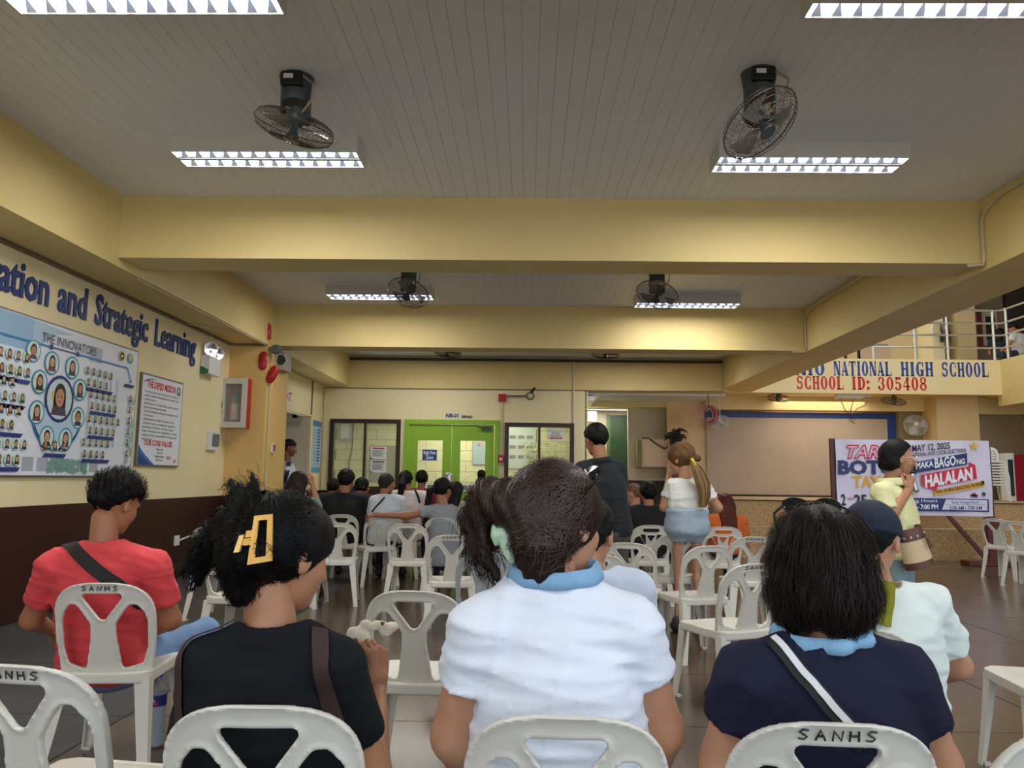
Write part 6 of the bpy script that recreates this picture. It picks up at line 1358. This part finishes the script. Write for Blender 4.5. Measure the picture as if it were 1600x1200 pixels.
a = atD(1424, 812, 4.98); MB().box(-.035, .035, -.004, .0, -.06, .05, Matrix.Translation(Vector(a)-Vector(P['base'])) @ Matrix.Rotation(rad(-8), 4, 'Y')).build('name_card', mat('card_green', (200, 214, 150), .4), P['e'])
# guard in the side doorway
P = person('guard in white uniform with dark tie leaning out of the side doorway', 452, 700, 12.35, yaw=75, pitch=14, skin='deep', hair='short', HP=dict(vol=.008, cut=.03), shirt=(206, 212, 224), sleeve=.99, pants=(24, 26, 40), stand=True, hs=1.16, face=True, rz=-70, long_sleeve=True, J=dict(N=(450, 722, 12.35), SL=(456, 735, 12.5), SR=(449, 735, 12.15), P=(449, 800, 12.4)))
FN = P['shirt']; 
ribbon(FN, [march(FN, x, y, 11.8, 12.9) for x, y in ((451, 722), (449, 738), (446, 755))], .07, mat('navy_tie', (24, 30, 66), .6), 'tie', P['e'], P['base'], n=14)
# ------------------------------------------------------------------ seated audience further away
def far(label, hx, hy, cd_, yaw=0, **k):
    D_ = cd_+.32; return person(label, hx, hy, D_, yaw=yaw, **k)
BKH = ('black', (14, 12, 13))
far('seated woman with very long brown hair and a teal top, at far left', 466, 757, 7.4, yaw=8, hair='long', hcol=('dark_brown', (38, 24, 21)), HP=dict(vol=.014, len=.30), shirt=(120, 150, 158), w=.95, J=dict(WR=(488, 757, 7.85), ER=(497, 792, 7.85)))
chair(462, 815, 7.4, 0, 'chair of the long haired woman in teal, hidden behind the bun')
far('seated person in a red and orange top beyond the broad man', 521, 762, 10.3, hair='short', shirt=(176, 48, 40), w=.9)
far('broad seated man in a black shirt behind the claw clip woman', 541, 752, 9.3, yaw=8, pitch=12, shirt=(15, 17, 19), w=1.45, b=1.25, hs=1.2, HP=dict(vol=.014, cut=.04))
far('seated woman in maroon turned to the right, beside the broad man', 566, 760, 10.2, yaw=55, shirt=(140, 30, 56), hair='bob', HP=dict(vol=.004, cut=.06), w=.95, skin='mid')
P = far('older seated man in a white shirt with a thin black strap', 604, 757, 9.1, yaw=28, pitch=8, hair='short', hcol=('grey_brown', (50, 42, 38)), HP=dict(vol=.006, cut=.03), shirt=(206, 214, 220), w=1.2, hs=1.1, J=dict(N=(603, 775, 9.38), SL=(585, 783, 9.35), SR=(626, 783, 9.4)))
FN = P['shirt']; ribbon(FN, [march(FN, x, y, 9.0, 9.8) for x, y in ((609, 768), (599, 780), (590, 790), (582, 800))], .022, mat('black_webbing', (20, 20, 22), .7), 'bag_strap', P['e'], P['base'], n=20)
P = far('seated woman with a wavy black ponytail and pale pink blouse', 634, 751, 9.7, yaw=10, hair='pony', HP=dict(vol=.014, cut=.05, cones=[((0, -.1, 0), (.0, -.13, -.08), .04, .05), ((0, -.13, -.08), (-.01, -.13, -.2), .05, .035)]), shirt=(222, 208, 204), w=1.05, J=dict(N=(638, 769, 9.95)))
FN = P['shirt']; ribbon(FN, [march(FN, x, y, 9.3, 10.4) for x, y in ((648, 766), (653, 774), (656, 786))], .03, mat('black_webbing', (20, 20, 22), .7), 'bag_strap', P['e'], P['base'], n=12)
far('seated man in a maroon shirt in front of the green doors', 659, 749, 10.9, shirt=(126, 24, 48), w=.95, hs=1.05, skin='deep')
P = far('seated woman in a grey tee with ponytail, arm stretched to the next chair', 692, 766, 8.6, yaw=35, pitch=8, hair='pony', HP=dict(vol=.012, cut=.05, cones=[((-.03, -.1, .0), (-.06, -.13, -.03), .03, .03), ((-.06, -.13, -.03), (-.075, -.13, -.2), .034, .03), ((-.075, -.13, -.2), (-.08, -.12, -.44), .03, .012)]), shirt=(142, 146, 152), w=1.05, sleeve=.4, hs=1.12, J=dict(N=(694, 790, 8.86), SL=(668, 799, 8.8), SR=(717, 802, 8.9), EL=(634, 806, 8.72), WL=(588, 804, 8.72), ER=(724, 835, 8.95), P=(694, 875, 8.9)), handcfg=dict(L=dict(y=V3(-.9, .1, -.25), z=V3(0, -.2, 1), curl=(30, 35, 20), fine=True)))
far('seated woman with long wavy black hair, right of the grey tee woman', 713, 768, 9.9, yaw=20, hair='long', HP=dict(vol=.012, len=.24), shirt=(214, 206, 200), w=.9)
P = far('seated woman with a high curly bun and black top with pink strap', 752, 760, 10.6, hair='short', HP=dict(vol=.01, cones=[((0, -.03, .1), (0, -.05, .17), .05, .06)]), shirt=(22, 22, 26), w=.95)
FN = P['shirt']; ribbon(FN, [march(FN, x, y, 10.2, 11.6) for x, y in ((744, 774), (748, 780), (752, 787))], .05, mat('pink_strap', (196, 150, 150), .7), 'bag_strap', P['e'], P['base'], n=10)
STR = mat('striped_cloth', (196, 198, 204), .8)
nt = STR.node_tree; tc = nt.nodes.new('ShaderNodeTexCoord'); wv = nt.nodes.new('ShaderNodeTexWave'); wv.bands_direction = 'Z'; wv.inputs['Scale'].default_value = 5.5; wv.inputs['Distortion'].default_value = .6; cr = nt.nodes.new('ShaderNodeValToRGB'); cr.color_ramp.elements[0].color = (*lin((110, 116, 130)), 1); cr.color_ramp.elements[1].color = (*lin((206, 208, 210)), 1); cr.color_ramp.elements[0].position = .25; cr.color_ramp.elements[1].position = .5
nt.links.new(tc.outputs['Object'], wv.inputs['Vector']); nt.links.new(wv.outputs['Fac'], cr.inputs[0]); nt.links.new(cr.outputs[0], nt.nodes['Principled BSDF'].inputs['Base Color'])
P = far('seated man in a striped shirt with navy cap and white face mask', 769, 764, 9.0, yaw=60, pitch=6, HP=dict(vol=.002, amp=.001), shirt_m=STR, w=1.15, hs=1.1, skin='mid', face=True, J=dict(N=(762, 783, 9.28), SL=(743, 792, 9.2), SR=(784, 792, 9.36)))
cap_part(P, CAPM)
head_sdf_part(P, lambda x, y, z: np.maximum(smax(s_ell(x, y, z, (0, .05, -.045), (.062, .064, .05)), -s_ell(x, y, z, (0, .04, -.045), (.057, .058, .05)), .004), .03-y), (-.09, .0, -.12), (.09, .15, .03), .006, 'face_mask', mat('mask_white', (216, 226, 232), .7))
MB().tube([tuple(P['tw'](np.array([q], float))[0]-P['base']) for q in ((.055, .06, -.03), (.08, .01, .0), (.082, -.005, -.01))], .002, 4).build('ear_loop', WHITE, P['e'])
far('dark haired person just beyond the navy capped man in stripes', 785, 762, 10.9, shirt=(30, 30, 34), w=.9)
far('person in black almost hidden between the striped man and the green clip', 804, 766, 9.9, yaw=-20, shirt=(24, 24, 28), w=1.0)
far('seated man in a black tee just right of the standing man', 1013, 772, 8.5, yaw=-6, pitch=6, shirt=(14, 15, 18), w=1.3, hs=1.08, HP=dict(vol=.02, cut=.04), J=dict(N=(1013, 794, 8.78)))
far('seated man with light brown buzzed hair facing left, between the black shirts', 989, 772, 9.4, yaw=-65, pitch=12, hair='short', hcol=('light_brown', (112, 82, 58)), HP=dict(vol=.004, cut=.03, amp=.001), shirt=(26, 28, 34), w=1.0, hs=1.1, skin='light')
far('seated person in a salmon shirt mostly behind the standing man', 970, 776, 10.2, shirt=(206, 92, 84), w=1.1)
far('small seated person in a beige and black striped top by the blonde woman', 1039, 785, 9.7, shirt=(176, 152, 124), w=.8, hs=.9, hcol=('dark_brown', (38, 24, 21)), hair='long', HP=dict(vol=.006, len=.15))
far('seated woman in orange with long straight auburn hair', 1133, 789, 8.6, hair='long', hcol=('auburn', (84, 40, 26)), HP=dict(vol=.012, len=.27, back=.05), shirt=(206, 100, 36), w=1.0, seated_z=.48, J=dict(N=(1133, 808, 8.85)))
# upstairs
def upper(label, hx, hy, D_, **k):
    f0 = ztop-.02; return person(label, hx, hy, D_, seated_z=f0+.5, **k)
upper('woman in dark clothes with long hair sitting upstairs at the railing', 1563, 521, 17.9, yaw=60, hair='long', HP=dict(vol=.01, len=.22), shirt=(30, 30, 34), rz=-50, J=dict(kL=(1568, 556, 17.6), kR=(1572, 556, 17.8), aL=(1570, 562, 17.6), aR=(1574, 562, 17.8)))
upper('person in a white shirt leaning over a table upstairs at the right edge', 1583, 513, 17.0, yaw=-60, pitch=30, hair='short', shirt=(212, 206, 200), rz=60, J=dict(N=(1588, 522, 17.0), SL=(1582, 526, 16.9), SR=(1596, 526, 17.1), EL=(1578, 537, 16.9), WL=(1570, 543, 16.85), ER=(1590, 538, 17.2), WR=(1576, 545, 17.1), P=(1592, 550, 17.1), kL=(1580, 552, 16.9), kR=(1580, 552, 17.1), aL=(1580, 561, 16.9), aR=(1580, 561, 17.1)))

for px_, D_, nm in ((521, 10.62, 'person in red and orange'), (566, 10.52, 'maroon woman beside the broad man'), (634, 10.02, 'pink blouse woman'), (659, 11.22, 'maroon shirted man by the doors'), (713, 10.22, 'long wavy haired woman'), (752, 10.92, 'woman with the curly bun'), (785, 11.22, 'dark haired person beyond the striped man'), (804, 10.22, 'person in black by the green clip'), (989, 9.72, 'buzz haired man'), (970, 10.52, 'person in salmon'), (1039, 10.02, 'small person beside the blonde woman')):
    p = atD(px_, 790, D_); chair(0, 0, 0, 0, 'white chair hidden under the '+nm, 'slot', xy=(p.x, D_-.08))
# ------------------------------------------------------------------ small things near the front
b0 = atZ(241, 1166, 0); e = empty('water_bottle', tuple(b0)); tag(e, 'clear plastic water bottle with blue cap and label on the floor', 'bottle')
BP = mat('clear_bottle_plastic', (236, 242, 248), .08, trans=.85, spec=.5)
MB().lathe([(0, .008), (.03, 0), (.042, .01), (.042, .05), (.039, .06), (.042, .07), (.042, .11), (.04, .12), (.042, .13), (.042, .235), (.036, .262), (.02, .292), (.014, .3), (.014, .312), (0, .312)], 24).build('bottle_body', BP, e, True)
MB().lathe([(0, .012), (.028, .006), (.037, .014), (.037, .225), (0, .226)], 20).build('water', mat('cloudy_water', (214, 220, 232), .2, trans=.4), e, True)
MB().lathe([(.0428, .185), (.0428, .235)], 24).build('label', mat('blue_label', (26, 30, 110), .4), e, True); MB().lathe([(0, .308), (.016, .308), (.016, .33), (0, .332)], 18).build('cap', mat('blue_cap', (30, 80, 190), .4), e, True)
k = Ink(lambda u, v, w_: (.0436*math.sin(u), -.0436*math.cos(u), v)); k.poly([(-.7, .19), (-.3, .205), (0, .222), (.3, .2), (.6, .19)], (220, 222, 236)); k.lay(); 
for i_ in range(5): k.rect(-.5+i_*.22, .193, -.36+i_*.22, .206, (176, 30, 70))
k.build('label_print', e)
p = atD(1490, 1185, 2.5); NB2 = mat('navy_nylon', (18, 24, 46), .7, bump=(60, .4))
e = empty('cloth_bag', (p.x, 2.5, 0)); tag(e, 'dark navy cloth bag with a strap, at the bottom right on the floor', 'bag'); wb = wrinkle(.006, 5, 1)
V_, Q = nets(lambda X, Y, Z: smax(s_ell(X, Y, Z, (0, 0, .08), (.2, .13, .17)), -Z+.002, .01)+wb(X*2, Y*2, Z*2), (-.25, -.18, -.01), (.25, .18, .3), .011); link('bag_body', mesh_np('bag_body', V_, Q[:, ::-1], NB2), e)
mb = MB(); mb.tube([(-.1, -.1, .16), (-.07, -.08, .26), (-.02, -.05, .3), (.06, -.03, .22), (.12, -.04, .17)], .016, 6); mb.build('strap', NB2, e, True)
